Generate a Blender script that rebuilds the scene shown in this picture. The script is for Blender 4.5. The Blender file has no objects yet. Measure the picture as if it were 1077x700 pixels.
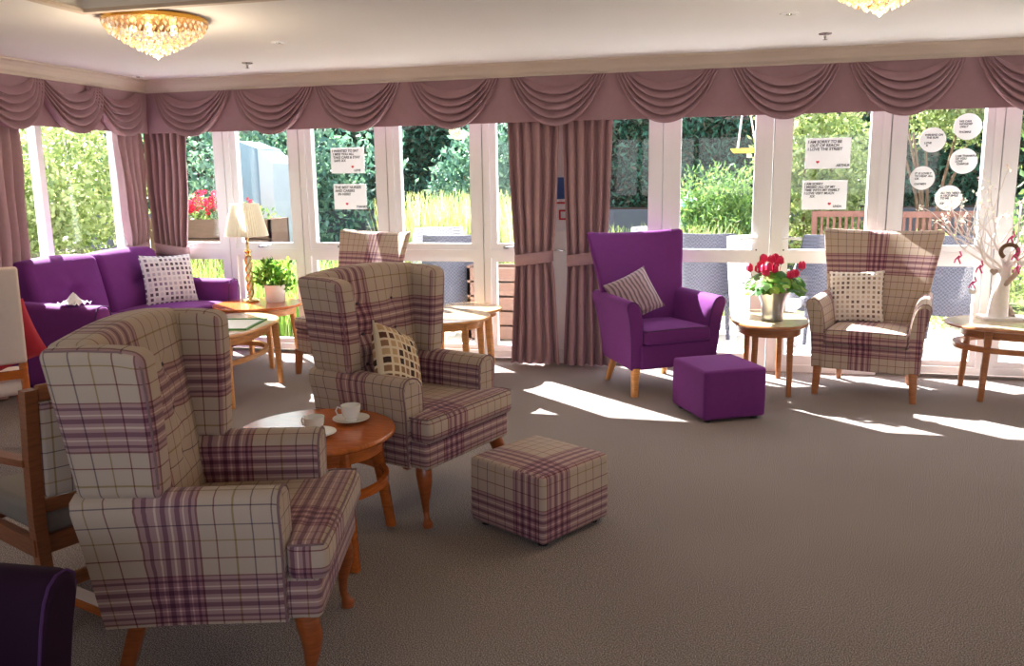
import bpy, bmesh, math, random
import numpy as np
from mathutils import Matrix, Vector

random.seed(7)
RNG = np.random.default_rng(7)
S = bpy.context.scene
COL = S.collection
R = math.radians

# ------------------------------------------------------------------ camera
PSI, PIT, ROL, FPX, CH = R(14.1), R(10.338), R(-0.831), 889.0, 1.5
def _cam():
    fw = np.array([0, math.cos(PIT), -math.sin(PIT)]); up = np.array([0, math.sin(PIT), math.cos(PIT)]); rt = np.array([1., 0, 0])
    r = rt*math.cos(ROL)+up*math.sin(ROL); u = -rt*math.sin(ROL)+up*math.cos(ROL)
    X = np.array([math.cos(PSI), -math.sin(PSI), 0]); Y = np.array([math.sin(PSI), math.cos(PSI), 0])
    f = lambda v: np.array([v@X, v@Y, v[2]])
    return f(fw), f(r), f(u)
FW, RT, UP = _cam()
cam = bpy.data.cameras.new('camera'); camo = bpy.data.objects.new('camera', cam); COL.objects.link(camo)
cam.sensor_width = 36; cam.lens = FPX/1077*36; cam.clip_start = .02; cam.clip_end = 500
m = Matrix.Identity(4)
for i in range(3):
    m[i][0], m[i][1], m[i][2] = RT[i], UP[i], -FW[i]
m[2][3] = CH
camo.matrix_world = m
S.camera = camo

# ------------------------------------------------------------------ materials
def newmat(name):
    mt = bpy.data.materials.new(name); mt.use_nodes = True
    nt = mt.node_tree; nt.nodes.clear()
    out = nt.nodes.new('ShaderNodeOutputMaterial'); b = nt.nodes.new('ShaderNodeBsdfPrincipled')
    nt.links.new(b.outputs[0], out.inputs[0])
    return mt, nt, b, out
def s2l(c): return tuple(((v/255)/12.92 if v/255 <= .04045 else ((v/255+.055)/1.055)**2.4) for v in c)
def mix(nt, a, b, fac, mode='MIX'):
    n = nt.nodes.new('ShaderNodeMix'); n.data_type = 'RGBA'; n.blend_type = mode
    for k, v in ((0, fac), (6, a), (7, b)):
        if hasattr(v, 'is_output'): nt.links.new(v, n.inputs[k])
        else: n.inputs[k].default_value = v if k == 0 else (*v[:3], 1)
    return n.outputs[2]
def math_(nt, op, a, b=None, c=None):
    n = nt.nodes.new('ShaderNodeMath'); n.operation = op
    for k, v in enumerate((a, b, c)):
        if v is None: continue
        if hasattr(v, 'is_output'): nt.links.new(v, n.inputs[k])
        else: n.inputs[k].default_value = v
    return n.outputs[0]
def noise(nt, scale, detail=3, coord='Object', rough=.5, vec=None, stretch=None):
    t = nt.nodes.new('ShaderNodeTexCoord'); n = nt.nodes.new('ShaderNodeTexNoise')
    n.inputs['Scale'].default_value = scale; n.inputs['Detail'].default_value = detail; n.inputs['Roughness'].default_value = rough
    src = vec or t.outputs[coord]
    if stretch:
        mp = nt.nodes.new('ShaderNodeMapping'); mp.inputs['Scale'].default_value = stretch; nt.links.new(src, mp.inputs[0]); src = mp.outputs[0]
    nt.links.new(src, n.inputs['Vector'])
    return n.outputs[0]
def bump(nt, bsdf, h, strength=.3, dist=.002):
    n = nt.nodes.new('ShaderNodeBump'); n.inputs['Strength'].default_value = strength; n.inputs['Distance'].default_value = dist
    nt.links.new(h, n.inputs['Height']); nt.links.new(n.outputs[0], bsdf.inputs['Normal'])
def ramp(nt, fac, stops, interp='LINEAR'):
    n = nt.nodes.new('ShaderNodeValToRGB'); n.color_ramp.interpolation = interp
    e = n.color_ramp.elements
    while len(e) > 1: e.remove(e[-1])
    e[0].position = stops[0][0]; e[0].color = (*stops[0][1], 1)
    for p, c in stops[1:]:
        x = e.new(p); x.color = (*c, 1)
    nt.links.new(fac, n.inputs[0]); return n.outputs[0]
def plain(name, rgb, rough=.5, var=.12, scale=20, bmp=0, metal=0, sheen=0, spec=.5, bscale=None, stretch=None):
    mt, nt, b, _ = newmat(name); c = s2l(rgb)
    n = noise(nt, scale, 4, stretch=stretch)
    col = mix(nt, tuple(v*(1-var) for v in c), tuple(min(1, v*(1+var)) for v in c), n)
    nt.links.new(col, b.inputs['Base Color']); b.inputs['Roughness'].default_value = rough
    b.inputs['Metallic'].default_value = metal; b.inputs['Specular IOR Level'].default_value = spec
    if sheen: b.inputs['Sheen Weight'].default_value = sheen; b.inputs['Sheen Roughness'].default_value = .4; b.inputs['Sheen Tint'].default_value = (*[min(1, v*2+.1) for v in c], 1)
    if bmp: bump(nt, b, noise(nt, bscale or scale*8, 3), bmp)
    return mt

def wood(name, rgb, rough=.3, axis=(1, 1, 8)):
    mt, nt, b, _ = newmat(name); c = s2l(rgb)
    n = noise(nt, 14, 5, stretch=axis, rough=.6)
    col = ramp(nt, n, [(.3, tuple(v*.72 for v in c)), (.5, c), (.72, tuple(min(1, v*1.25) for v in c))])
    nt.links.new(col, b.inputs['Base Color']); b.inputs['Roughness'].default_value = rough
    b.inputs['Coat Weight'].default_value = .25; b.inputs['Coat Roughness'].default_value = .15
    bump(nt, b, n, .08, .001)
    return mt

def plaid(name):
    mt, nt, b, _ = newmat(name)
    uv = nt.nodes.new('ShaderNodeUVMap'); uv.uv_map = 'UVMap'
    sp = nt.nodes.new('ShaderNodeSeparateXYZ'); nt.links.new(uv.outputs[0], sp.inputs[0])
    W = (1, 1, 1); mau = (.80, .62, .76); pur = (.42, .26, .40); oli = (.66, .60, .40); nav = (.40, .38, .48); mar = (.48, .28, .34); wh = (1.22, 1.16, 1.2)
    st = [(0, W), (.055, nav), (.063, W), (.155, oli), (.165, W), (.26, mar), (.268, W), (.355, mar), (.366, mau), (.385, pur), (.402, mau), (.425, wh), (.432, mau), (.448, pur), (.474, mau), (.496, wh), (.504, mau), (.526, pur), (.552, mau), (.568, wh), (.575, mau), (.598, pur), (.615, mau), (.634, mar), (.642, W), (.74, mar), (.748, W), (.845, oli), (.855, W), (.945, nav), (.953, W)]
    cols = []
    for k in (0, 1):
        f = math_(nt, 'FRACT', math_(nt, 'MULTIPLY_ADD', sp.outputs[k], 2.0, (.74, -1.22)[k]+4))
        cols.append(ramp(nt, f, st, 'CONSTANT'))
    c = mix(nt, cols[0], cols[1], 1.0, 'MULTIPLY')
    base = s2l((190, 169, 152))
    c = mix(nt, c, (*base, 1), 1.0, 'MULTIPLY')
    fine = noise(nt, 700, 2, vec=uv.outputs[0])
    c = mix(nt, c, mix(nt, c, (.55, .5, .5, 1), 1.0, 'MULTIPLY'), math_(nt, 'MULTIPLY', fine, .45))
    nt.links.new(c, b.inputs['Base Color']); b.inputs['Roughness'].default_value = .9; b.inputs['Specular IOR Level'].default_value = .2
    b.inputs['Sheen Weight'].default_value = .15
    bump(nt, b, fine, .25, .001)
    return mt

def squares(name, base, tints, cell=.033, gap=.22, lines=False):
    """rows of small coloured squares on a pale cloth"""
    mt, nt, b, _ = newmat(name)
    uv = nt.nodes.new('ShaderNodeUVMap'); uv.uv_map = 'UVMap'
    sc = nt.nodes.new('ShaderNodeVectorMath'); sc.operation = 'SCALE'; sc.inputs['Scale'].default_value = 1/cell; nt.links.new(uv.outputs[0], sc.inputs[0])
    fl = nt.nodes.new('ShaderNodeVectorMath'); fl.operation = 'FLOOR'; nt.links.new(sc.outputs[0], fl.inputs[0])
    fr = nt.nodes.new('ShaderNodeVectorMath'); fr.operation = 'FRACTION'; nt.links.new(sc.outputs[0], fr.inputs[0])
    wn = nt.nodes.new('ShaderNodeTexWhiteNoise'); wn.noise_dimensions = '2D'; nt.links.new(fl.outputs[0], wn.inputs['Vector'])
    sp = nt.nodes.new('ShaderNodeSeparateXYZ'); nt.links.new(fr.outputs[0], sp.inputs[0])
    ok = None
    for k in (0, 1):
        a = math_(nt, 'GREATER_THAN', sp.outputs[k], gap); c_ = math_(nt, 'LESS_THAN', sp.outputs[k], 1-gap*(1 if k == 0 else .8))
        v = math_(nt, 'MULTIPLY', a, c_); ok = v if ok is None else math_(nt, 'MULTIPLY', ok, v)
    col = ramp(nt, wn.outputs[0], [(i/len(tints), s2l(t)) for i, t in enumerate(tints)], 'CONSTANT')
    c = mix(nt, s2l(base), col, ok)
    fine = noise(nt, 600, 2, vec=uv.outputs[0])
    c = mix(nt, c, mix(nt, c, (.7, .68, .66, 1), 1.0, 'MULTIPLY'), math_(nt, 'MULTIPLY', fine, .5))
    nt.links.new(c, b.inputs['Base Color']); b.inputs['Roughness'].default_value = .85; b.inputs['Specular IOR Level'].default_value = .2
    bump(nt, b, fine, .3, .001)
    return mt

def striped(name, c0, c1, per=.03):
    mt, nt, b, _ = newmat(name)
    uv = nt.nodes.new('ShaderNodeUVMap'); uv.uv_map = 'UVMap'
    sp = nt.nodes.new('ShaderNodeSeparateXYZ'); nt.links.new(uv.outputs[0], sp.inputs[0])
    wob = noise(nt, 12, 2, vec=uv.outputs[0])
    f = math_(nt, 'SINE', math_(nt, 'MULTIPLY', math_(nt, 'ADD', sp.outputs[0], math_(nt, 'MULTIPLY', wob, .03)), 6.283/per))
    f = math_(nt, 'MULTIPLY_ADD', f, .5, .5)
    c = ramp(nt, f, [(0, s2l(c0)), (.5, s2l(c0)), (.7, s2l(c1)), (1, s2l(c1))])
    nt.links.new(c, b.inputs['Base Color']); b.inputs['Roughness'].default_value = .6; b.inputs['Sheen Weight'].default_value = .3
    bump(nt, b, f, .3, .002)
    return mt

def carpet():
    mt, nt, b, _ = newmat('carpet')
    n1 = noise(nt, 240, 3); n2 = noise(nt, 1.3, 3); n3 = noise(nt, 60, 3)
    c = ramp(nt, n1, [(.36, s2l((90, 80, 77))), (.5, s2l((148, 138, 134))), (.64, s2l((208, 198, 193)))])
    c = mix(nt, c, mix(nt, c, (.82, .80, .80, 1), 1.0, 'MULTIPLY'), n2)
    c = mix(nt, c, mix(nt, c, (.75, .74, .74, 1), 1.0, 'MULTIPLY'), n3)
    nt.links.new(c, b.inputs['Base Color']); b.inputs['Roughness'].default_value = 1; b.inputs['Specular IOR Level'].default_value = .05
    bump(nt, b, n1, .5, .003)
    return mt

def glass_mat(name='window_glass', tint=(.96, .98, .98), gl=.06):
    mt, nt, b, out = newmat(name); nt.nodes.remove(b)
    t = nt.nodes.new('ShaderNodeBsdfTransparent'); t.inputs[0].default_value = (*tint, 1)
    g = nt.nodes.new('ShaderNodeBsdfGlossy'); g.inputs['Roughness'].default_value = .02
    lw = nt.nodes.new('ShaderNodeLayerWeight'); lw.inputs[0].default_value = .5
    mx = nt.nodes.new('ShaderNodeMixShader')
    nt.links.new(math_(nt, 'MULTIPLY_ADD', math_(nt, 'POWER', lw.outputs[1], 5), .6, .025), mx.inputs[0]); nt.links.new(t.outputs[0], mx.inputs[1]); nt.links.new(g.outputs[0], mx.inputs[2])
    nt.links.new(mx.outputs[0], out.inputs[0])
    return mt

def leafmat(name, cols, trans=.45, rough=.5):
    mt, nt, b, out = newmat(name)
    g = nt.nodes.new('ShaderNodeNewGeometry')
    c = ramp(nt, g.outputs['Random Per Island'], [(i/max(1, len(cols)-1), s2l(k)) for i, k in enumerate(cols)])
    nt.links.new(c, b.inputs['Base Color']); b.inputs['Roughness'].default_value = rough; b.inputs['Specular IOR Level'].default_value = .3
    tr = nt.nodes.new('ShaderNodeBsdfTranslucent'); nt.links.new(mix(nt, c, (1, 1, .7, 1), 1.0, 'MULTIPLY'), tr.inputs[0])
    mx = nt.nodes.new('ShaderNodeMixShader'); mx.inputs[0].default_value = trans
    nt.links.new(b.outputs[0], mx.inputs[1]); nt.links.new(tr.outputs[0], mx.inputs[2]); nt.links.new(mx.outputs[0], out.inputs[0])
    return mt

def emis(name, rgb, s):
    mt, nt, b, out = newmat(name); c = s2l(rgb)
    n = noise(nt, 30, 2); cc = mix(nt, tuple(v*.95 for v in c), c, n)
    nt.links.new(cc, b.inputs['Base Color']); nt.links.new(cc, b.inputs['Emission Color']); b.inputs['Emission Strength'].default_value = s
    return mt

def wicker(name, rgb):
    mt, nt, b, _ = newmat(name)
    t = nt.nodes.new('ShaderNodeTexCoord'); w = nt.nodes.new('ShaderNodeTexChecker'); w.inputs['Scale'].default_value = 60
    nt.links.new(t.outputs['Object'], w.inputs[0]); c = s2l(rgb)
    col = mix(nt, tuple(v*.6 for v in c), tuple(v*1.2 for v in c), w.outputs[1])
    nt.links.new(col, b.inputs['Base Color']); b.inputs['Roughness'].default_value = .7
    bump(nt, b, w.outputs[1], .5, .004)
    return mt

M = dict(
 plaid=plaid('plaid_fabric'),
 purple=plain('purple_fabric', (108, 46, 114), .8, .10, 30, .2, sheen=.5, spec=.15, bscale=500),
 purple_dark=plain('purple_piping', (70, 28, 84), .8, .1, 30),
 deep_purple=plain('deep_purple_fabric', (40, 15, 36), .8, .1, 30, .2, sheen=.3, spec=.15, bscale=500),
 piping=plain('plaid_piping', (128, 98, 100), .8, .2, 60),
 button=plain('button_fabric', (62, 52, 60), .8, .2, 60),
 oak=wood('light_oak', (214, 150, 84), .35),
 orange=wood('orange_wood', (186, 98, 38), .22),
 orange_top=wood('orange_wood_top', (190, 102, 42), .18, (1, 6, 1)),
 brown=wood('brown_wood', (166, 104, 60), .3),
 darkleg=wood('chestnut_leg', (152, 78, 36), .3),
 paletop=wood('pale_top', (196, 178, 140), .2, (1, 6, 1)),  # paleness of the tops stands in for bright window reflections
 greytop=wood('beech_top', (186, 160, 124), .22, (1, 6, 1)),
 drape=plain('mauve_curtain_cloth', (170, 138, 142), .85, .10, 25, .25, sheen=.3, spec=.15, bscale=400),
 valance=plain('mauve_valance_cloth', (160, 128, 136), .85, .08, 25, .25, sheen=.3, spec=.15, bscale=400),
 upvc=plain('white_frame', (243, 243, 246), .35, .03, 5),
 wall=plain('wall_paint', (226, 212, 198), .8, .03, 6, .1, bscale=80),
 ceil=plain('ceiling_paint', (236, 234, 234), .9, .02, 3, .1, bscale=60),
 cornice=plain('cornice_paint', (206, 192, 180), .8, .03, 6),  # tan puts the shade of the cove, turned from the light, into the colour
 cream=plain('cream_paint', (232, 214, 168), .8, .03, 6),
 skirt=plain('skirting_paint', (240, 236, 232), .4, .02, 6),
 carpet=carpet(), glass=glass_mat(),
 white=plain('white_china', (238, 236, 232), .18, .02, 10),
 card=None, ink=plain('black_ink', (40, 40, 52), .8, .02, 10), redink=plain('red_ink', (220, 50, 70), .8, .05, 10),
 brass=plain('brass', (206, 178, 124), .22, .15, 60, metal=1),
 gold=plain('gold_rim', (206, 156, 70), .25, .1, 40, metal=1),
 chrome=plain('chrome', (200, 200, 204), .25, .05, 30, metal=1),
 silver=plain('silver_pot', (176, 176, 180), .3, .15, 18, .4, metal=1, bscale=60),
 shade=None, brownframe=wood('walnut_brown_wood', (136, 78, 44), .35), seatgrey=plain('grey_seat_cloth', (128, 120, 112), .85, .08, 60, .3, bscale=400),
 palecloth=plain('pale_cream_cloth', (222, 200, 188), .85, .05, 40, .3, bscale=300),
 red=plain('red_cloth', (170, 26, 48), .8, .1, 30, .2, bscale=300),
 redpot=plain('red_pot', (190, 34, 30), .5, .1, 30),
 soil=plain('soil', (70, 52, 42), 1, .3, 60, .5),
 tissue=plain('tissue_paper', (244, 242, 246), .8, .02, 30),
 green=plain('green_tray_rim', (74, 134, 62), .5, .08, 30), trayin=plain('tray_inside', (214, 212, 196), .35, .03, 30),
 pink=plain('pink_ribbon', (214, 70, 130), .5, .1, 30), petal=plain('magenta_petal', (214, 30, 84), .6, .15, 60, sheen=.3),
 bark=plain('white_painted_branch', (232, 224, 220), .7, .12, 30, .4), barkbrown=plain('brown_bark', (120, 92, 72), .9, .3, 25, .6),
 greyvine=plain('grey_twisted_branch', (176, 156, 142), .8, .15, 30, .4),
 black=plain('black_plastic', (26, 26, 28), .5, .1, 30),
 blue=plain('blue_print', (60, 96, 160), .6, .05, 30),
 paving=plain('paving', (206, 196, 186), .9, .12, 2.5, .3, bscale=30),
 lawn=plain('garden_ground', (96, 104, 60), 1, .3, 5, .5),
 timber=plain('timber_sleeper', (122, 92, 80), .9, .25, 6, .4, stretch=(1, 1, 8)),
 greytimber=plain('grey_fence_timber', (92, 92, 104), .9, .2, 6, .4),
 redtimber=plain('red_brown_timber', (146, 98, 88), .8, .2, 12, .3),
 wicker=wicker('grey_wicker', (78, 78, 92)), wicker_pale=wicker('pale_wicker', (190, 184, 190)),
 canvas=plain('pale_canvas', (176, 182, 190), .8, .05, 8),
 bluecanvas=plain('blue_grey_canvas', (112, 138, 156), .8, .2, 6, stretch=(12, 12, 1)),
 verd=plain('verdigris_metal', (120, 168, 150), .6, .15, 30), yellow=plain('yellow_feeder', (216, 176, 60), .6, .1, 30),
 brick=None,
)
# brick for the terrace house wall
def brick():
    mt, nt, b, _ = newmat('brick'); t = nt.nodes.new('ShaderNodeTexCoord')
    mp = nt.nodes.new('ShaderNodeMapping'); mp.inputs['Rotation'].default_value = (R(90), 0, 0); nt.links.new(t.outputs['Object'], mp.inputs[0])
    w = nt.nodes.new('ShaderNodeTexBrick'); w.inputs['Scale'].default_value = 4.5; nt.links.new(mp.outputs[0], w.inputs[0])
    w.inputs['Color1'].default_value = (*s2l((160, 96, 84)), 1); w.inputs['Color2'].default_value = (*s2l((136, 84, 76)), 1); w.inputs['Mortar'].default_value = (*s2l((190, 180, 172)), 1)
    nt.links.new(w.outputs[0], b.inputs['Base Color']); b.inputs['Roughness'].default_value = .9
    return mt
M['brick'] = brick()
def shademat():
    mt, nt, b, out = newmat('pleated_shade')
    uv = nt.nodes.new('ShaderNodeTexCoord'); n = noise(nt, 40, 2)
    c = mix(nt, s2l((252, 250, 242)), s2l((246, 241, 228)), n); nt.links.new(c, b.inputs['Base Color']); b.inputs['Roughness'].default_value = .8
    tr = nt.nodes.new('ShaderNodeBsdfTranslucent'); nt.links.new(c, tr.inputs[0]); mx = nt.nodes.new('ShaderNodeMixShader'); mx.inputs[0].default_value = .5
    nt.links.new(b.outputs[0], mx.inputs[1]); nt.links.new(tr.outputs[0], mx.inputs[2]); nt.links.new(mx.outputs[0], out.inputs[0])
    return mt
M['shade'] = shademat()
def paper():
    mt, nt, b, out = newmat('white_card'); n = noise(nt, 20, 2)
    c = mix(nt, s2l((252, 252, 252)), s2l((246, 246, 248)), n); nt.links.new(c, b.inputs['Base Color']); b.inputs['Roughness'].default_value = .7
    tr = nt.nodes.new('ShaderNodeBsdfTranslucent'); nt.links.new(c, tr.inputs[0]); mx = nt.nodes.new('ShaderNodeMixShader'); mx.inputs[0].default_value = .15
    nt.links.new(b.outputs[0], mx.inputs[1]); nt.links.new(tr.outputs[0], mx.inputs[2]); nt.links.new(mx.outputs[0], out.inputs[0])
    return mt
M['card'] = paper()
def crystal():
    mt, nt, b, out = newmat('amber_crystal')
    g = nt.nodes.new('ShaderNodeNewGeometry')
    c = ramp(nt, g.outputs['Random Per Island'], [(0, s2l((250, 236, 206))), (.45, s2l((226, 190, 124))), (.75, s2l((250, 246, 234))), (1, s2l((168, 116, 56)))])
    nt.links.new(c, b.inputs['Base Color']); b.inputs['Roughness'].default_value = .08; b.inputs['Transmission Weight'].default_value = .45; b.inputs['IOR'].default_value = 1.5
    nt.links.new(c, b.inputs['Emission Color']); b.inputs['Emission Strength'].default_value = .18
    return mt
M['crystal'] = crystal()
M['bulb'] = emis('lit_bulb', (255, 222, 170), 3.5)
M['leaf_mid'] = leafmat('mid_green_leaves', [(74, 108, 66), (104, 138, 80), (146, 170, 104), (90, 122, 76)])
M['leaf_bright'] = leafmat('bright_yellow_green_leaves', [(112, 134, 84), (156, 172, 110), (198, 204, 156), (134, 152, 98)], .45)
M['leaf_dark'] = leafmat('dark_conifer_sprays', [(34, 70, 62), (56, 104, 88), (84, 134, 114), (104, 92, 72), (48, 90, 80), (100, 150, 130)], .3)
M['leaf_blue'] = leafmat('blue_green_leaves', [(70, 110, 104), (110, 148, 136), (150, 180, 160)], .4)
M['leaf_plant'] = leafmat('houseplant_leaves', [(50, 110, 36), (90, 150, 50), (160, 190, 90), (40, 88, 34)], .4)
M['grass'] = leafmat('grass_blades', [(104, 140, 60), (150, 180, 92), (196, 210, 140), (84, 124, 60)], .45)
M['lavender'] = leafmat('pale_flower_spikes', [(190, 196, 120), (214, 212, 160), (150, 176, 90), (196, 186, 190)], .4)
M['blossom'] = leafmat('white_pink_blossom', [(250, 248, 246), (236, 234, 230), (255, 255, 255), (236, 196, 206)], .3)
M['redflower'] = leafmat('red_geranium_flowers', [(214, 30, 60), (230, 70, 110), (190, 20, 40)], .3)

# ------------------------------------------------------------------ mesh helpers
def link(o, parent=None):
    COL.objects.link(o)
    if parent is not None: o.parent = parent
    return o
def tag(o, label=None, cat=None, group=None, kind=None):
    if label: o['label'] = label
    if cat: o['category'] = cat
    if group: o['group'] = group
    if kind: o['kind'] = kind
    return o
def empty(name, loc=(0, 0, 0), yaw=0, **k):
    o = bpy.data.objects.new(name, None); o.location = loc; o.rotation_euler = (0, 0, yaw); o.empty_display_size = .1
    link(o); tag(o, **k); return o
def mesh(name, V, F, mat, parent=None, uvc=None, smooth=True, uvs=None):
    """uvc: undeformed coordinates for box projected uv in metres; uvs: explicit uv per vertex"""
    me = bpy.data.meshes.new(name)
    me.from_pydata([tuple(map(float, v)) for v in V], [], [tuple(map(int, f)) for f in F]); me.validate(); me.update()
    if len(me.polygons): me.polygons.foreach_set('use_smooth', [bool(smooth)]*len(me.polygons))
    if mat: me.materials.append(mat)
    C = np.array(uvc if uvc is not None else V, float)
    lay = me.uv_layers.new(name='UVMap')
    buf = np.zeros((len(me.loops), 2))
    for p in me.polygons:
        vi = list(p.vertices)
        if uvs is not None:
            for li, v in zip(p.loop_indices, vi): buf[li] = uvs[v]
        else:
            P = C[vi]; n = np.zeros(3)
            for i in range(len(P)): n += np.cross(P[i]-P[0], P[(i+1) % len(P)]-P[0])
            a = int(np.argmax(np.abs(n)))
            ax = [(1, 2), (0, 2), (0, 1)][a]
            for li, q in zip(p.loop_indices, P): buf[li] = (q[ax[0]], q[ax[1]])
    lay.data.foreach_set('uv', buf.ravel())
    o = bpy.data.objects.new(name, me); link(o, parent)
    return o
def fmesh(name, V, F, mat, parent=None, smooth=False):
    """fast path for many faces (no uv)"""
    me = bpy.data.meshes.new(name); V = np.asarray(V, np.float32); F = np.asarray(F, np.int32)
    me.vertices.add(len(V)); me.vertices.foreach_set('co', V.ravel())
    k = F.shape[1]
    me.loops.add(F.size); me.loops.foreach_set('vertex_index', F.ravel())
    me.polygons.add(len(F)); me.polygons.foreach_set('loop_start', np.arange(0, F.size, k, dtype=np.int32))
    me.polygons.foreach_set('use_smooth', np.full(len(F), smooth))
    me.update(calc_edges=True); me.validate()
    if mat: me.materials.append(mat)
    o = bpy.data.objects.new(name, me); return link(o, parent)

class G:
    """geometry collector: V deformed, C undeformed"""
    def __init__(s): s.V = []; s.C = []; s.F = []
    def add(s, V, F, C=None):
        b = len(s.V); s.V += [tuple(v) for v in V]; s.C += [tuple(c) for c in (C if C is not None else V)]
        s.F += [tuple(i+b for i in f) for f in F]; return s
    def box(s, x0, x1, y0, y1, z0, z1, yaw=0, piv=(0, 0)):
        V = [(x, y, z) for z in (z0, z1) for y in (y0, y1) for x in (x0, x1)]
        if yaw:
            c, n = math.cos(yaw), math.sin(yaw)
            V = [(piv[0]+c*(x-piv[0])-n*(y-piv[1]), piv[1]+n*(x-piv[0])+c*(y-piv[1]), z) for x, y, z in V]
        return s.add(V, [(0, 2, 3, 1), (4, 5, 7, 6), (0, 1, 5, 4), (2, 6, 7, 3), (0, 4, 6, 2), (1, 3, 7, 5)])
    def rb(s, size, cen, r, n=(4, 4, 4), warp=None):
        V, F = rbox(size, r, n); C = [(v[0]+cen[0], v[1]+cen[1], v[2]+cen[2]) for v in V]
        W = [warp(*c) for c in C] if warp else C
        return s.add(W, F, C)
    def out(s, name, mat, parent=None, smooth=True):
        o = mesh(name, s.V, s.F, mat, parent, s.C, smooth)
        if smooth:
            me = o.data
            try: me.set_sharp_from_angle(angle=R(50))
            except Exception: pass
        return o

def rbox(size, r, n):
    ax = []
    for k in range(3):
        h = size[k]/2; rr = min(r, h*.999)
        corner = [h-rr+rr*math.tan(t*math.pi/4) for t in (0.33, .66, 1)]
        inner = [(-(h-rr)+2*(h-rr)*i/n[k]) for i in range(n[k]+1)]
        ax.append([-c for c in reversed(corner)]+inner+corner)
    ln = [len(a)-1 for a in ax]; idx = {}; V = []; F = []
    def vid(i, j, k):
        key = (i, j, k)
        if key not in idx:
            p = [ax[0][i], ax[1][j], ax[2][k]]; q = []
            for c, s_ in zip(p, size):
                h = s_/2-min(r, s_/2*.999); q.append(max(-h, min(h, c)))
            d = [a-b for a, b in zip(p, q)]; L = math.sqrt(sum(x*x for x in d)) or 1
            rr = min(r, min(size)/2*.999)
            p = [b+a/L*rr*1.0 for a, b in zip(d, q)] if L > 1e-9 else p
            idx[key] = len(V); V.append(p)
        return idx[key]
    for d in range(3):
        a, b = [(1, 2), (2, 0), (0, 1)][d]
        for side in (0, ln[d]):
            for i in range(ln[a]):
                for j in range(ln[b]):
                    q = []
                    for (di, dj) in ((0, 0), (1, 0), (1, 1), (0, 1)):
                        t = [0, 0, 0]; t[d] = side; t[a] = i+di; t[b] = j+dj; q.append(vid(*t))
                    F.append(tuple(q) if side else tuple(reversed(q)))
    return V, F

def loft(rings, caps=True, closed=True):
    V = [p for r in rings for p in r]; n = len(rings[0]); F = []
    for i in range(len(rings)-1):
        for j in range(n if closed else n-1):
            k = (j+1) % n
            F.append((i*n+j, i*n+k, (i+1)*n+k, (i+1)*n+j))
    if caps and closed:
        F.append(tuple(reversed(range(n)))); F.append(tuple(range((len(rings)-1)*n, len(rings)*n)))
    return V, F
def tube(pts, rad, seg=8, caps=True):
    P = [Vector(p) for p in pts]; n = len(P)
    rad = rad if hasattr(rad, '__len__') else [rad]*n
    T = [(P[min(i+1, n-1)]-P[max(i-1, 0)]).normalized() for i in range(n)]
    up = Vector((0, 0, 1)) if abs(T[0].z) < .9 else Vector((1, 0, 0)); nrm = (up-T[0]*up.dot(T[0])).normalized(); rings = []
    for i in range(n):
        nrm = (nrm-T[i]*nrm.dot(T[i]));
        nrm = nrm.normalized() if nrm.length > 1e-6 else T[i].orthogonal().normalized()
        b = T[i].cross(nrm)
        rings.append([tuple(P[i]+(nrm*math.cos(a)+b*math.sin(a))*rad[i]) for a in [2*math.pi*k/seg for k in range(seg)]])
    return loft(rings, caps)
def lathe(prof, seg=24, cen=(0, 0)):
    rings = [[(cen[0]+r*math.cos(2*math.pi*k/seg), cen[1]+r*math.sin(2*math.pi*k/seg), z) for k in range(seg)] for r, z in prof]
    return loft(rings, True)
def taper(x0, y0, z0, a0, x1, y1, z1, a1, b0=None, b1=None, yaw=0):
    """square tapered leg from (x0,y0,z0) half widths a0,b0 to (x1..)"""
    b0 = b0 or a0; b1 = b1 or a1; r = []
    c, s = math.cos(yaw), math.sin(yaw)
    for (x, y, z, a, b) in ((x0, y0, z0, a0, b0), ((x0+x1)/2, (y0+y1)/2, (z0+z1)/2, (a0+a1)/2, (b0+b1)/2), (x1, y1, z1, a1, b1)):
        ch = .22
        pts = [(a, -b*(1-ch)), (a, b*(1-ch)), (a*(1-ch), b), (-a*(1-ch), b), (-a, b*(1-ch)), (-a, -b*(1-ch)), (-a*(1-ch), -b), (a*(1-ch), -b)]
        r.append([(x+c*u-s*v, y+s*u+c*v, z) for u, v in pts])
    return loft(r)
def prism(poly, z0, z1, r=.02, seg=3, warp=None):
    bm = bmesh.new(); vs = [bm.verts.new((x, y, z0)) for x, y in poly]; f = bm.faces.new(vs)
    ex = bmesh.ops.extrude_face_region(bm, geom=[f]); bmesh.ops.translate(bm, verts=[v for v in ex['geom'] if isinstance(v, bmesh.types.BMVert)], vec=(0, 0, z1-z0))
    bmesh.ops.recalc_face_normals(bm, faces=bm.faces)
    if r: bmesh.ops.bevel(bm, geom=list(bm.edges), offset=r, segments=seg, profile=.5, affect='EDGES', clamp_overlap=True)
    V = [tuple(v.co) for v in bm.verts]; F = [tuple(v.index for v in f.verts) for f in bm.faces]; bm.free()
    return V, F
def part(name, VF, mat, parent, smooth=True):
    g = G(); g.add(*VF); return g.out(name, mat, parent, smooth)
def copy_tree(o, parent=None):
    c = o.copy(); COL.objects.link(c)
    if parent is not None: c.parent = parent
    for ch in list(o.children): copy_tree(ch, c)
    return c
def sphere(c, r, seg=10, rings=7, sc=(1, 1, 1)):
    prof = []
    V = []; rr = []
    for i in range(1, rings):
        t = math.pi*i/rings
        rr.append([(c[0]+sc[0]*r*math.sin(t)*math.cos(2*math.pi*k/seg), c[1]+sc[1]*r*math.sin(t)*math.sin(2*math.pi*k/seg), c[2]-sc[2]*r*math.cos(t)) for k in range(seg)])
    return loft(rr)
def lerp(a, b, t): return a+(b-a)*t
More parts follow.
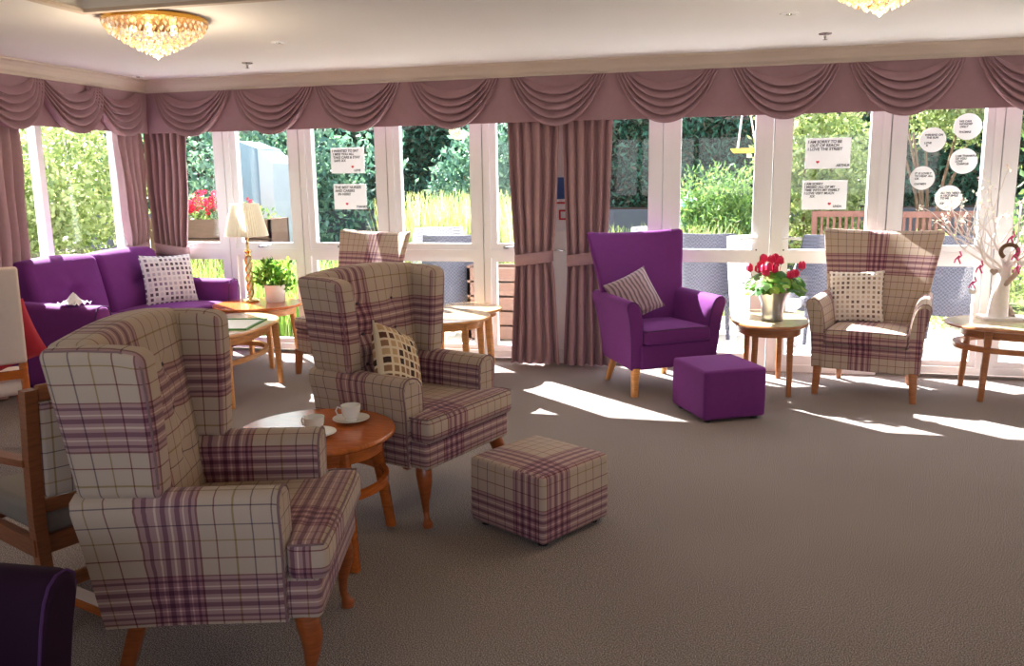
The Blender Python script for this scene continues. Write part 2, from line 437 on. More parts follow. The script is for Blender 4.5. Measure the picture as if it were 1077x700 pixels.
def interp(x, xs, ys): return float(np.interp(x, xs, ys))

# ------------------------------------------------------------------ room shell
WY, LX, CZ = 6.74, -5.08, 2.36
RX, BY = 3.9, -1.6
def struct(name, g, mat, smooth=False, parent=None):
    o = g.out(name, mat, parent, smooth)
    if parent is None: o['kind'] = 'structure'
    return o
struct('floor', G().box(LX-.25, RX+.2, BY, WY+.14, -.12, 0), M['carpet'])
# ceiling with a raised tray over the middle of the lounge
TX0, TX1, TY0, TY1, TH = -3.13, 2.9, -1.2, 3.79, .10
g = G(); T = .15
g.box(LX-.25, TX0, BY, WY-.015, CZ, CZ+T+TH); g.box(TX1, RX+.2, BY, WY-.015, CZ, CZ+T+TH)
g.box(TX0, TX1, TY1, WY-.015, CZ, CZ+T+TH); g.box(TX0, TX1, BY, TY0, CZ, CZ+T+TH)
struct('ceiling', g, M['ceil'])
struct('ceiling_tray', G().box(TX0+.001, TX1-.001, TY0+.001, TY1-.001, CZ+TH, CZ+TH+T-.01), M['cream'])
g = G()
for (a, b, c, d) in ((TX0-.03, TX0+.012, TY0-.03, TY1+.03), (TX1-.012, TX1+.03, TY0-.03, TY1+.03), (TX0+.012, TX1-.012, TY1-.012, TY1+.03), (TX0+.012, TX1-.012, TY0-.03, TY0+.012)):
    g.box(a, b, c, d, CZ-.018, CZ+.0); 
struct('trim_1', g, M['cornice'])
# back wall: head above the windows, pillar between curtains
g = G(); g.box(-1.42, -1.10, WY-.02, WY+.14, 0, 2.52); g.box(RX-.5, RX+.1, WY-.02, WY+.14, 0, 2.52); g.box(LX-.1, RX+.1, WY-.02, WY+.14, 2.52, 2.62)
struct('wall_back', g, M['skirt'])
g = G(); g.box(LX-.16, LX, BY, 4.75, 0, CZ); g.box(LX-.16, LX, 4.75, 6.66, 0, .84); g.box(LX-.16, LX, 4.75, 6.66, 2.27, CZ); g.box(LX-.16, LX, 6.66, WY-.02, 0, CZ)
struct('wall_left', g, M['wall'])
struct('wall_right', G().box(RX, RX+.15, BY, WY+.1, 0, CZ), M['wall'])
g = G(); g.box(LX-.16, -4.4, BY-.15, BY, 0, CZ); g.box(3.4, RX+.15, BY-.15, BY, 0, CZ); g.box(-4.4, 3.4, BY-.15, BY, 2.22, CZ); g.box(-4.4, 3.4, BY-.15, BY, 0, 1.1)
struct('wall_front', g, M['wall'])
g = G()
for k in range(9): g.box(-4.4+k*.965, -4.4+k*.965+.08, BY-.12, BY-.04, 1.18, 2.14)
g.box(-4.4, 3.4, BY-.12, BY-.04, 1.1, 1.18); g.box(-4.4, 3.4, BY-.12, BY-.04, 2.14, 2.22)
struct('window_11', g, M['upvc'])  # unseen windows behind the camera, added for fill light on the foreground
struct('baseboard_back', G().box(-1.42, -1.10, WY-.04, WY-.02, 0, .12), M['skirt'])
struct('baseboard_left', G().box(LX, LX+.02, BY, WY-.03, 0, .12), M['skirt'])
struct('windowsill_left', G().box(LX-.02, LX+.09, 4.7, 6.66, .84, .865), M['skirt'])

def cornice(path_fn, a, b, name):
    prof = [(0, CZ-.10), (.012, CZ-.10), (.012, CZ-.085), (.03, CZ-.07), (.045, CZ-.045), (.075, CZ-.022), (.10, CZ-.012), (.10, CZ), (0, CZ)]
    V = []
    for t in (a, b):
        V.append([path_fn(t, d, z) for d, z in prof])
    struct(name, G().add(*loft(V)), M['cornice'])
cornice(lambda t, d, z: (t+(d if t < 0 else 0), 6.50-d, z), -4.84, RX, 'trim_2')
cornice(lambda t, d, z: (-4.84+d, t-(d if t > 6 else 0), z), BY, 6.50, 'trim_3')
struct('trim_4', G().box(LX, RX, 6.50, WY-.02, CZ-.02, CZ-.001).box(LX, -4.84, BY, 6.50, CZ-.02, CZ-.001), M['cornice'])

# windows along the back wall -------------------------------------------------
def frame_rect(g, x0, x1, z0, z1, w, y0, y1):
    g.box(x0, x0+w, y0, y1, z0, z1); g.box(x1-w, x1, y0, y1, z0, z1)
    g.box(x0+w, x1-w, y0, y1, z0, z0+w); g.box(x0+w, x1-w, y0, y1, z1-w, z1)
def casement(k, x0, x1, latch=True):
    g = G(); frame_rect(g, x0, x1, .03, 2.52, .055, WY-.03, WY+.12)
    g.box(x0+.055, x1-.055, WY-.03, WY+.12, .865, .925)
    o = struct('window_%d' % k, g, M['upvc'])
    g = G(); frame_rect(g, x0+.055, x1-.055, .925, 2.465, .052, WY-.012, WY+.055); g.out('sash', M['upvc'], o, False)
    g = G(); frame_rect(g, x0+.055, x1-.055, .085, .865, .04, WY+.0, WY+.05); g.out('lower_frame', M['upvc'], o, False)
    G().box(x0+.10, x1-.10, WY+.02, WY+.026, .97, 2.42).out('upper_pane', M['glass'], o, False)
    G().box(x0+.09, x1-.09, WY+.02, WY+.026, .12, .83).out('lower_pane', M['glass'], o, False)
    if latch:
        xm = (x0+x1)/2-.06
        g = G().box(xm-.02, xm+.02, WY-.03, WY-.012, .937, .957); g.add(*tube([(xm, WY-.035, .947), (xm+.06, WY-.045, .955), (xm+.12, WY-.045, .968)], .006, 6)); g.out('latch', M['chrome'], o, True)
    return o
def door(k, x0, x1, side):
    g = G(); frame_rect(g, x0, x1, .0, 2.52, .055, WY-.03, WY+.12)
    o = struct('door_%d' % k, g, M['upvc'])
    g = G(); frame_rect(g, x0+.055, x1-.055, .055, 2.465, .075, WY-.02, WY+.05); g.box(x0+.13, x1-.13, WY-.02, WY+.05, .84, .94); g.out('door_leaf', M['upvc'], o, False)
    G().box(x0+.12, x1-.12, WY+.02, WY+.026, .93, 2.40).out('upper_pane', M['glass'], o, False)
    G().box(x0+.12, x1-.12, WY+.02, WY+.026, .12, .85).out('lower_pane', M['glass'], o, False)
    xh = x1-.095 if side > 0 else x0+.095
    g = G().box(xh-.014, xh+.014, WY-.032, WY-.02, .90, 1.12); g.add(*tube([(xh, WY-.03, 1.03), (xh, WY-.075, 1.03), (xh-side*.05, WY-.08, 1.03), (xh-side*.125, WY-.078, 1.028)], .009, 8)); h = g.out('door_handle', M['upvc'], o, True)
    part('keyhole', lathe([(.006, 0), (.006, .006)], 8), M['black'], o).matrix_local = Matrix.Translation((xh, WY-.032, .94)) @ Matrix.Rotation(R(90), 4, 'X')
xs = [-5.02, -4.26, -3.54, -2.74, -1.915, -1.42]
for i in range(5): casement(i+1, xs[i]+.004, xs[i+1]-.004, i != 3)
casement(6, -1.10, -.474, False)
door(1, -.466, .338, 1); door(2, .346, 1.145, -1)
casement(7, 1.155, 1.876, False); casement(8, 1.884, 2.62); casement(9, 2.628, 3.4, False)
# left window (three lights, runs along y)
g = G()
for a, b in ((4.75, 4.82), (5.535, 5.595), (6.41, 6.655)): g.box(LX-.11, LX-.03, a, b, .93, 2.20)
g.box(LX-.11, LX-.02, 4.75, 6.655, .865, .93); g.box(LX-.11, LX-.02, 4.75, 6.655, 2.20, 2.27)
wl = struct('window_10', g, M['upvc'])
G().box(LX-.06, LX-.054, 4.81, 5.545, .92, 2.21).out('pane', M['glass'], wl, False)
G().box(LX-.06, LX-.054, 5.585, 6.42, .92, 2.21).out('pane', M['glass'], wl, False)

# ------------------------------------------------------------------ pelmet valance and swags
VY, VX, VT, VB = 6.50, -4.84, 2.262, 1.925
def backing(name, a, b, fn, label):
    g = G(); n = max(2, int((b-a)/.05)); rings = []
    for i in range(n+1):
        t = a+(b-a)*i/n; w = .003*math.sin(t*23)
        rings.append([fn(t, w, VB), fn(t, w, VT), fn(t, .02, VT), fn(t, .02, VB)])
    o = part(name, loft(rings), M['valance'], None, True); tag(o, label, 'valance'); return o
bk = backing('pelmet_valance', VX+.0, RX-.05, lambda t, w, z: (t, VY+w, z), 'long flat mauve pelmet valance above the back windows and doors')
bl = backing('pelmet_valance', 3.0, VY-.004, lambda t, w, z: (VX-w, t, z), 'flat mauve pelmet valance above the left window by the sofa')
G().box(LX+.05, RX-.1, VY+.02, WY-.03, VT-.01, VT+.01).out('top_board', M['valance'], bk, False)

def swag_geo(w, sag=.375):
    """pleated swag: folds run from the gathers at both top corners and sag between them"""
    ns, ntt = 48, 70; V = []; UV = []; F = []; NF = 5
    for j in range(ntt+1):
        t = j/ntt
        half = w/2-.115*(1-t)
        sg = lerp(.085, sag, t)
        ph = (t*NF) % 1.0 if t < 1 else 1.0
        # each fold: slow roll forward then a tuck back under
        pr = math.sin(math.pi*min(1, ph/.78)/2) if ph < .78 else 1-((ph-.78)/.22)
        for i in range(ns+1):
            q = -1+2*i/ns
            a = max(0, 1-abs(q)**2.1)**.86
            z = -sg*a-.004
            env = min(1, a*1.6)
            env2 = .30+.70*env
            d = .010+.030*t*env+.050*pr*env2
            z -= .018*env*(pr-.5)
            V.append((q*half, -d, z)); UV.append((q*half, -z))
    for j in range(ntt):
        for i in range(ns):
            a = j*(ns+1)+i; F.append((a, a+1, a+ns+2, a+ns+1))
    b = len(V)
    V += [(x, -.004, z+.012) for (x, y, z) in V[-(ns+1):]]; UV += UV[-(ns+1):]
    for i in range(ns): F.append((b-ns-1+i, b-ns+i, b+i+1, b+i))
    return V, F, UV
sv = {}
def swag(cx, cy, w, yaw, host):
    key = round(w, 2)
    if key not in sv:
        V, F, UV = swag_geo(w); o = mesh('swag', V, F, M['valance'], None, smooth=True, uvs=UV); sv[key] = o
    else:
        o = sv[key].copy(); COL.objects.link(o)
    o.location = (cx, cy, VT-.003); o.rotation_euler = (0, 0, yaw)
    o.parent = host
bx = [(-4.745, -4.02), (-3.978, -3.27), (-3.231, -2.52), (-2.433, -1.72), (-1.611, -.895), (-.813, -.06), (.013, .765), (.815, 1.54), (1.616, 2.36), (2.42, 3.14)]
for i, (a, b) in enumerate(bx): swag((a+b)/2, VY-.002, .74, 0, bk)
for (a, b) in [(4.648, 5.36), (5.274, 5.95), (5.80, 6.46)]: swag(VX+.002, (a+b)/2, .70, R(90), bl)

# ------------------------------------------------------------------ curtains
def curtain(name, w_top, w_tie, w_bot, ztie, npl, label, seed=0, zt=2.2, zb=.015, shift=0.0, tie=True, group='floor length tied curtains'):
    """local: x across, y depth (front -y)"""
    rnd = random.Random(seed); nx, nz = npl*10, 46; V = []; UV = []; F = []
    ph = [rnd.uniform(-.5, .5) for _ in range(npl+1)]; am = [rnd.uniform(.7, 1.2) for _ in range(npl+1)]
    def width(z):
        if z > ztie: return w_tie+(w_top-w_tie)*((z-ztie)/(zt-ztie))**.55, shift*(1-((z-ztie)/(zt-ztie))**.8)
        return w_tie+(w_bot-w_tie)*((ztie-z)/ztie)**.7, shift*(1-((ztie-z)/ztie)**.8)
    for side in (0, 1):
        for j in range(nz+1):
            z = zt+(zb-zt)*j/nz; w, sh = width(z)
            pin = math.exp(-((z-ztie)/.07)**2) if tie else 0
            for i in range(nx+1):
                u = i/nx; k = u*npl; ki = min(int(k), npl-1); fr = k-ki
                a = lerp(am[ki], am[ki+1], fr)
                c = math.cos(2*math.pi*k+ph[ki]*.8)
                c = math.copysign(abs(c)**.7, c)
                amp = .042*a*(1-.55*pin)*min(1, .55+.6*(zt-z))
                y = -amp*c-.006*math.sin(9*z+5*u)
                x = (u-.5)*w+sh+.012*math.sin(2*math.pi*k*1.0+1.2)*(1-pin)
                y *= 1-.0*pin
                if side: y += .006
                V.append((x, y, z)); UV.append((u*1.2, z))
    n1 = (nx+1)*(nz+1)
    for j in range(nz):
        for i in range(nx):
            a = j*(nx+1)+i; F.append((a, a+nx+1, a+nx+2, a+1)); F.append((a+n1, a+1+n1, a+nx+2+n1, a+nx+1+n1))
    for j in range(nz):
        for i in (0, nx):
            a = j*(nx+1)+i; F.append((a, a+nx+1, a+nx+1+n1, a+n1))
    root = empty(name); tag(root, label, 'curtain', group)
    mesh('drape', V, F, M['drape'], root, smooth=True, uvs=UV)
    if tie:
        wt = w_tie; rings = []
        n = 40
        for i in range(n):
            t = 2*math.pi*i/n; ex = .5*wt+.012
            cx, sy = math.cos(t), math.sin(t)
            x = sh0(shift)+ex*math.copysign(abs(cx)**.7, cx); y = .062*math.copysign(abs(sy)**.7, sy)
            lift = .02*math.copysign(1, shift or 1)*(x-shift)/ex if True else 0
            rings.append([(x, y, ztie-.045+lift), (x*1.0, y*1.06, ztie+lift), (x, y, ztie+.045+lift)])
        V = [p for r in rings for p in r]; F = []
        for i in range(n):
            k = (i+1) % n
            for q in (0, 1): F.append((i*3+q, k*3+q, k*3+q+1, i*3+q+1))
        o = part('tieback', (V, F), M['drape'], root)
        md = o.modifiers.new('th', 'SOLIDIFY'); md.thickness = .008
    return root
def sh0(s): return s
c = curtain('curtain', .43, .29, .40, .875, 5, 'tied mauve curtain on the left of the middle pair, beside the beech tables', 1, shift=-.0); c.location = (-1.468, 6.60, 0)
c = curtain('curtain', .40, .29, .38, .875, 5, 'tied mauve curtain on the right of the middle pair, behind the purple armchair', 2, shift=.0); c.location = (-1.045, 6.60, 0)
c = curtain('curtain', .44, .30, .36, .92, 6, 'tied mauve curtain on the back wall in the left corner behind the sofa', 3, shift=-.03); c.location = (-4.74, 6.60, 0)
c = curtain('curtain', .33, .20, .28, .95, 4, 'mauve curtain at the corner end of the left window', 4, shift=.03); c.location = (-4.955, 6.36, 0); c.rotation_euler = (0, 0, R(90))
c = curtain('curtain', .80, .62, .8, .8, 8, 'mauve curtain at the left edge of the view, behind the pale chair back', 5, tie=False); c.location = (-4.94, 4.78, 0); c.rotation_euler = (0, 0, R(90))
# ------------------------------------------------------------------ wing chair
def wing_chair(label, mat=M['plaid'], pip=M['piping'], legm=M['darkleg']):
    root = empty('wing_chair'); tag(root, label, 'armchair', 'tartan wing armchairs')
    g = G(); g.rb((.62, .115, .125), (0, .075, .332), .02, (10, 2, 2)); g.rb((.46, .46, .12), (0, .35, .335), .02, (6, 6, 2)); g.out('seat_base', mat, root)
    poly = [(-.318, 0), (.318, 0), (.318, .108), (.214, .122), (.214, .54), (-.214, .54), (-.214, .122), (-.318, .108)]
    V, F = prism(poly, .388, .505, .028, 4)
    W = [(x, y-.012*math.exp(-((z-.447)/.05)**2)*(y < .02), z+(.016*max(0, 1-(x/.3)**2)*max(0, 1-((y-.22)/.3)**2) if z > .45 else 0)) for x, y, z in V]
    sc = G().add(W, F, [(x, y+.27, z) for x, y, z in V]).out('seat_cushion', mat, root)
    off = .004
    pp = [(x, y, .500) for x, y in poly]; cen = [(p[0]*.992, .002+p[1]*.996, p[2]) for p in pp][:4]
    pts = [(-.314, .106, .498), (-.316, .05, .500), (-.312, .004, .501), (-.2, -.002, .503), (0, -.004, .504), (.2, -.002, .503), (.312, .004, .501), (.316, .05, .500), (.314, .106, .498)]
    part('piping', tube(pts, .0036, 6), pip, sc)
    # arms
    for s in (-1, 1):
        prof = [(.318, .27), (.322, .36), (.324, .46), (.327, .54), (.334, .59), (.336, .62), (.325, .648), (.30, .662), (.27, .662), (.24, .652), (.22, .63), (.213, .60), (.211, .54), (.211, .45), (.215, .36), (.218, .27)]
        rings = []; UVr = []; L = [0]
        for a, b in zip(prof, prof[1:]): L.append(L[-1]+math.dist(a, b))
        cx, cz = .27, .47
        for y, k in ((.112, .90), (.114, .965), (.122, .99), (.135, 1), (.2, 1), (.28, 1), (.36, 1), (.44, 1), (.52, 1), (.62, 1)):
            rr = []
            for x, z in prof:
                back = max(0, (y-.40)/.22)
                dx = .016*back*(z < .66)
                xx = cx+(x-cx)*k; zz = cz+(z-cz)*(k if z > .3 else 1)
                # rear edge leans back with height
                yy = y+(.06*(z-.27)/.39 if y > .5 else 0)
                rr.append((s*(xx+dx*(1 if x > .27 else 0)), yy, zz))
            rings.append(rr); UVr.append([(l-.20, y-.05) for l in L])
        if s < 0: rings = [list(reversed(r)) for r in rings]; UVr = [list(reversed(r)) for r in UVr]
        V, F = loft(rings); UV = [u for r in UVr for u in r]
        # caps get own verts for a clean weave
        n = len(prof); b = len(V); V = V+[rings[0][i] for i in range(n)]; UV = UV+[(p[0], p[2]) for p in rings[0]]
        F = [f for f in F if len(f) == 4]+[tuple(range(b+n-1, b-1, -1))]+[tuple(range((len(rings)-1)*n, len(rings)*n))]
        a = mesh('arm', V, F, mat, root, uvs=UV)
        a.data.set_sharp_from_angle(angle=R(55))
        fr = [(cx+(x-cx)*1.0, .116, cz+(z-cz)*1.0) for x, z in prof[:14]]
        part('piping', tube([(s*x, y, z) for x, y, z in fr], .0038, 6), pip, a)
    # wings
    for s in (-1, 1):
        def wp(x, y, z, s=s):
            t = (z-.655)/.42; tt = max(0, min(1, t))
            yf = .430-.004*math.sin(math.pi*tt)
            yr = lerp(.668, .712, tt)
            u = (y-.43)/.25
            yy = yf+(yr-yf)*u
            xx = x*s
            flare = lerp(0, .040, tt**1.2)
            front = math.exp(-((u)/.22)**2)
            bulge = .008*front
            side = (x-.285)/.045
            xx = s*(x+flare+bulge*(1 if side > 0 else -1))
            zz = z-.012*front*(tt > .8)
            return (xx, yy, zz)
        g = G(); g.rb((.088, .25, .435), (.287, .555, .863), .03, (2, 8, 10), wp)
        w = g.out('wing', mat, root)
        part('piping', tube([wp(.322, .439, z) for z in np.linspace(.68, 1.035, 10)]+[wp(.321, .455, 1.064), wp(.320, .49, 1.072), wp(.320, .58, 1.073), wp(.320, .66, 1.073)], .0036, 6), pip, w)
    # backrest
    but = [(sx*.105, z) for z in (.93, .79, .65) for sx in (-1, 1)]
    def bp(x, y, z):
        t = (z-.27)/.81
        yfr = interp(z, [.27, .5, 1.08], [.50, .505, .585]); yre = interp(z, [.27, .655, 1.08], [.612, .664, .712])
        u = (y-.50)/.12
        yy = yfr+(yre-yfr)*u
        pf = .022*math.cos(min(1, abs(x)/.27)*math.pi/2)*math.sin(math.pi*max(0, min(1, (z-.45)/.65)))
        if u < .5:
            yy -= pf
            for bx_, bz in but: yy += .028*math.exp(-(((x-bx_)/.035)**2+((z-bz)/.035)**2))
        zz = z+(.026*math.cos(min(1, abs(x)/.33)*math.pi/2) if z > 1.0 else 0)*(z-1.0)/.08
        xx = x*(1+.16*max(0, min(1, (z-.62)/.46)))
        return (xx, yy, zz)
    g = G(); g.rb((.58, .12, .81), (0, .56, .675), .028, (18, 2, 26), bp); bk_ = g.out('backrest', mat, root)
    for bx_, bz in but:
        p = bp(bx_, .50, bz); part('button', sphere((p[0], p[1]-.0, p[2]), .014, 10, 6, (1, .6, 1)), M['button'], bk_)
    # legs
    for s in (-1, 1):
        V, F = tube([(s*.268, .075, .285), (s*.275, .068, .245), (s*.282, .058, .205), (s*.279, .060, .16), (s*.272, .067, .11), (s*.268, .068, .065), (s*.271, .062, .035), (s*.276, .055, .018), (s*.276, .055, .0)],
                    [.034, .036, .033, .026, .018, .0135, .0145, .024, .022], 12)
        part('leg', (V, F), legm, root)
        part('leg', taper(s*.25, .55, .285, .024, s*.262, .64, 0, .019), legm, root)
    return root
N1 = wing_chair('large tartan wing armchair nearest the camera, seen from its side, back to the left')
N1.location = (-1.144, 2.33, 0); N1.rotation_euler = (0, 0, 1.84)
N2 = copy_tree(N1); N2.location = (-1.079, 3.546, 0); N2.rotation_euler = (0, 0, 1.221)
N2['label'] = 'tartan wing armchair with buttoned back, holding a brown patterned cushion, beyond the tea cups'

# ------------------------------------------------------------------ high back chair
def high_chair(label, mat, pip, legm, cat='armchair', group=None, arms=True, name='high_back_armchair'):
    root = empty(name); tag(root, label, cat, group)
    def bw(x, y, z):
        x += .09; t = max(0, min(1, y/.56)); return (x*lerp(1.0, .80, t), y, z)
    G().rb((.56, .55, .175), (-.09, .285, .277), .015, (6, 6, 3), bw).out('seat_base', mat, root)
    def cw(x, y, z, o=0):
        x += o; zz = z+(.018*max(0, 1-(x/.26)**2)*max(0, 1-((y-.22)/.3)**2) if z > .42 else 0)
        return (x*lerp(1, .9, max(0, y/.5)), y-.008*math.exp(-((z-.41)/.04)**2)*(y < .05), zz)
    sc = G().rb((.512, .54, .098), (-.09, .252, .414), .024, (8, 8, 2), lambda x, y, z: cw(x, y, z, .09)).out('seat_cushion', mat, root)
    part('piping', tube([cw(x, y, .458) for x, y in ((-.25, .2), (-.252, .05), (-.245, -.01), (-.1, -.014), (.1, -.014), (.245, -.01), (.252, .05), (.25, .2))], .004, 6), pip, sc)
    for s in ((-1, 1) if arms else ()):
        prof = [(.340, .189), (.344, .30), (.352, .42), (.366, .53), (.380, .59), (.389, .625), (.385, .652), (.365, .668), (.335, .668), (.308, .652), (.290, .62), (.277, .57), (.266, .50), (.260, .42), (.258, .32), (.258, .189)]
        L = [0]
        for a, b in zip(prof, prof[1:]): L.append(L[-1]+math.dist(a, b))
        rings = []; UVr = []
        cx, cz = .315, .47
        for y, k in ((.0, .86), (.002, .95), (.010, .985), (.024, 1), (.08, 1), (.16, 1), (.24, 1), (.32, 1), (.40, 1), (.48, 1), (.57, 1), (.60, .95)):
            t = max(0, y/.58); rr = []
            for x, z in prof:
                hz = (z-.189)/.47
                xx = cx+(x-cx)*k; zz = cz+(z-cz)*(k if z > .25 else 1)
                xo = lerp(lerp(1.0, .80, t), lerp(1.0, .90, t), hz)
                lean = -.0
                if z > .5: zz += .02*math.sin(math.pi*min(1, t))*0+.012*t
                yy = y+(.05*hz if t > .9 else 0)+.03*(hz-.6)*0
                fr = max(0, 1-y/.12); yy += fr*.035*max(0, 1-hz)**1.5
                rr.append((s*xx*xo, yy, zz))
            rings.append(rr); UVr.append([(l+.05, y) for l in L])
        if s < 0: rings = [list(reversed(r)) for r in rings]; UVr = [list(reversed(r)) for r in UVr]
        V, F = loft(rings); UV = [u for r in UVr for u in r]; n = len(prof); b = len(V)
        V = V+[rings[0][i] for i in range(n)]; UV = UV+[(p[0], p[2]) for p in rings[0]]
        F = [f for f in F if len(f) == 4]+[tuple(range(b+n-1, b-1, -1))]+[tuple(range((len(rings)-1)*n, len(rings)*n))]
        a = mesh('arm', V, F, mat, root, uvs=UV); a.data.set_sharp_from_angle(angle=R(55))
        rr = rings[2]; rr = rr if s > 0 else list(reversed(rr))
        part('piping', tube([(p[0]+s*0, p[1]-.003, p[2]) for p in rr], .0036, 6), pip, a)
    def bp(x, y, z):
        x += .09; hw = interp(z, [.30, .50, .663, .80, .95, 1.11], [.26, .285, .335, .352, .378, .402])
        u = x/.4
        yre = interp(z, [.30, .50, .663, 1.11], [.565, .595, .650, .785])
        cur = interp(z, [.30, .5, .7, 1.11], [.0, .03, .085, .115])*abs(u)**2.4
        th = lerp(.10, .075, max(0, (z-.5)/.6))*(1-.35*abs(u)**3)
        v = (y-.0)/.1
        yy = yre-cur+(v-.5)*th-.5*th
        zz = z
        if z > .95: zz -= .020*(1-abs(u)**2.2)*(z-.95)/.16
        zz += .0
        return (u*hw, yy, zz)
    G().rb((.8, .1, .81), (-.09, 0, .705), .03, (20, 2, 18), bp).out('backrest', mat, root)
    for s in (-1, 1):
        V, F = loft([[(s*.305+a, .045+b, z) for a, b in ((k, -k), (k, k), (-k, k), (-k, -k))] for z, k in ((.2, .027), (.14, .026), (.07, .022), (0, .019))])
        part('leg', taper(s*.300, .05, .20, .027, s*.312, .038, 0, .019), legm, root)
        part('leg', taper(s*.225, .50, .20, .024, s*.240, .585, 0, .017), legm, root)
    return root
Q = high_chair('tartan high back armchair facing the room by the right windows, with a dotted cushion', M['plaid'], M['piping'], M['brown'])
Q.location = (.935, 5.936, 0); Q.rotation_euler = (0, 0, -.277)
Q3 = high_chair('tartan high back chair without arms by the windows, mostly hidden behind the buttoned wing armchair', M['plaid'], M['piping'], M['brown'], 'chair', None, False, 'high_back_chair')
Q3.location = (-2.985, 5.79, 0); Q3.rotation_euler = (0, 0, -.433)
P = high_chair('bright purple high back armchair with light oak legs beside the middle curtains', M['purple'], M['purple_dark'], M['oak'])
P.location = (-.29, 5.863, 0); P.rotation_euler = (0, 0, .601)
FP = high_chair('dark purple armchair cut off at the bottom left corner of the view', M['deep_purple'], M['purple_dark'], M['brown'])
FP.location = (-1.37, 1.09, 0); FP.rotation_euler = (0, 0, R(92))

# ------------------------------------------------------------------ footstools
def ottoman(label, mat, cx, cy, yaw, w, d, h, feet):
    root = empty('footstool', (cx, cy, 0), yaw); tag(root, label, 'footstool')
    def wp(x, y, z):
        z -= .26; k = 1+.012*math.sin(math.pi*(z/h)); return (x*k, y*k, z+(.012*(1-(2*x/w)**2)*(1-(2*y/d)**2) if z > h*.9 else 0))
    G().rb((w, d, h-.025), (0, 0, .26+.025+(h-.025)/2-.004), .018, (8, 8, 6), wp).out('upholstered_body', mat, root)
    for sx in (-1, 1):
        for sy in (-1, 1): part('foot', lathe([(.022, 0), (.024, .028)], 12, (sx*(w/2-.05), sy*(d/2-.05))), M['black'], root)
ottoman('square tartan footstool on the carpet in front of the wing armchair', M['plaid'], -.755, 3.462, R(60), .43, .43, .318, 1)
ottoman('purple cube footstool in front of the purple armchair', M['purple'], -.008, 5.43, R(28.5), .42, .45, .335, 1)

# ------------------------------------------------------------------ tables
def supere(rx, ry, p, n=48):
    return [(rx*math.copysign(abs(math.cos(t))**(2/p), math.cos(t)), ry*math.copysign(abs(math.sin(t))**(2/p), math.sin(t))) for t in [2*math.pi*k/n for k in range(n)]]
def table(name, label, cx, cy, yaw, rx, ry, h, top, leg, legs, p=2.0, ring=None, th=.024, apr=.06, splay=1.1, lw=.02, cat='table', ringk=1.0, group=None, skew=0):
    root = empty(name, (cx, cy, 0), yaw); tag(root, label, cat, group)
    rings = []
    for k, z in ((.975, h-th), (1.0, h-th+.007), (1.0, h-.007), (.985, h), ):
        rings.append([(x*k, y*k, z) for x, y in supere(rx, ry, p)])
    tt = part('tabletop', loft(rings), leg if top.name in ('pale_top', 'beech_top') else top, root)
    if top.name in ('pale_top', 'beech_top'): part('top_surface', loft([[(x*k, y*k, z) for x, y in supere(rx, ry, p)] for k, z in ((.965, h-.002), (.965, h+.0015), (.955, h+.002))]), top, tt)
    ap = [[(x*k, y*k, z) for x, y in supere(rx, ry, p)] for k, z in ((.84, h-th), (.84, h-th-apr), (.80, h-th-apr), (.80, h-th))]
    V, F = loft(ap+[ap[0]], caps=False); part('apron', (V, F), leg, root)
    for x, y in legs:
        a = math.atan2(y, x)
        part('leg', taper(x, y, h-th, lw*1.1, x*splay, y*splay, 0, lw*.8, yaw=0), leg, root)
    if ring:
        z = ring
        rr = [[(x*k*ringk, y*k*ringk, zz) for x, y in supere(rx, ry, p)] for k, zz in ((.93, z), (.93, z+.032), (.86, z+.032), (.86, z))]
        V, F = loft(rr+[rr[0]], caps=False); part('stretcher_ring', (V, F), leg, root)
    return root
d4 = [(.25*math.cos(a), .25*math.sin(a)) for a in (R(-43), R(47), R(137), R(227))]
table('tea_table', 'round orange wood tea table between the two wing armchairs', -1.60, 3.05, R(2), .322, .322, .5, M['orange_top'], M['orange'], d4, ring=.27, splay=1.28, ringk=.96, lw=.022)
table('coffee_table', 'oval wooden coffee table in front of the sofa with a green edged tray', -3.50, 5.25, R(4), .37, .60, .5, M['paletop'], M['oak'], [(.28, -.36), (.28, .36), (-.28, .36), (-.28, -.36)], p=2.3, ring=.27, splay=1.05, ringk=.86)
table('lamp_table', 'round orange wood side table holding the brass lamp and the plant pot', -3.79, 6.32, 0, .37, .37, .5, M['orange_top'], M['oak'], [(.2, -.2), (.2, .2), (-.2, .2), (-.2, -.2)], splay=1.15)
table('side_table', 'round beech side table, nearer of the two beside the middle curtains', -1.93, 5.70, 0, .335, .335, .54, M['greytop'], M['oak'], [(.2, -.16), (.2, .2), (-.2, .2), (-.2, -.16)], splay=1.1, th=.02, apr=.05)
table('side_table', 'round beech side table, the sunlit one against the window beside the middle curtains', -1.98, 6.34, R(15), .30, .30, .5, M['greytop'], M['oak'], [(.18, -.15), (.19, .18), (-.18, .18), (-.18, -.15)], splay=1.15, th=.02, apr=.04)
table('plant_table', 'oval wooden side table with a pot of cyclamen beside the purple footstool', .325, 6.20, R(4), .265, .40, .5, M['paletop'], M['brown'], [(.115, -.27), (-.115, -.27), (.115, .26), (-.115, .26)], p=2.4, splay=1.04, apr=.06)
table('oval_table', 'long oval table with a low rail, holding the white branch display on the right', 2.14, 6.27, R(2), .65, .38, .5, M['paletop'], M['brown'], [(-.44, -.21), (-.44, .21), (.44, .21), (.44, -.21)], p=2.2, ring=.33, splay=1.05, ringk=.98)

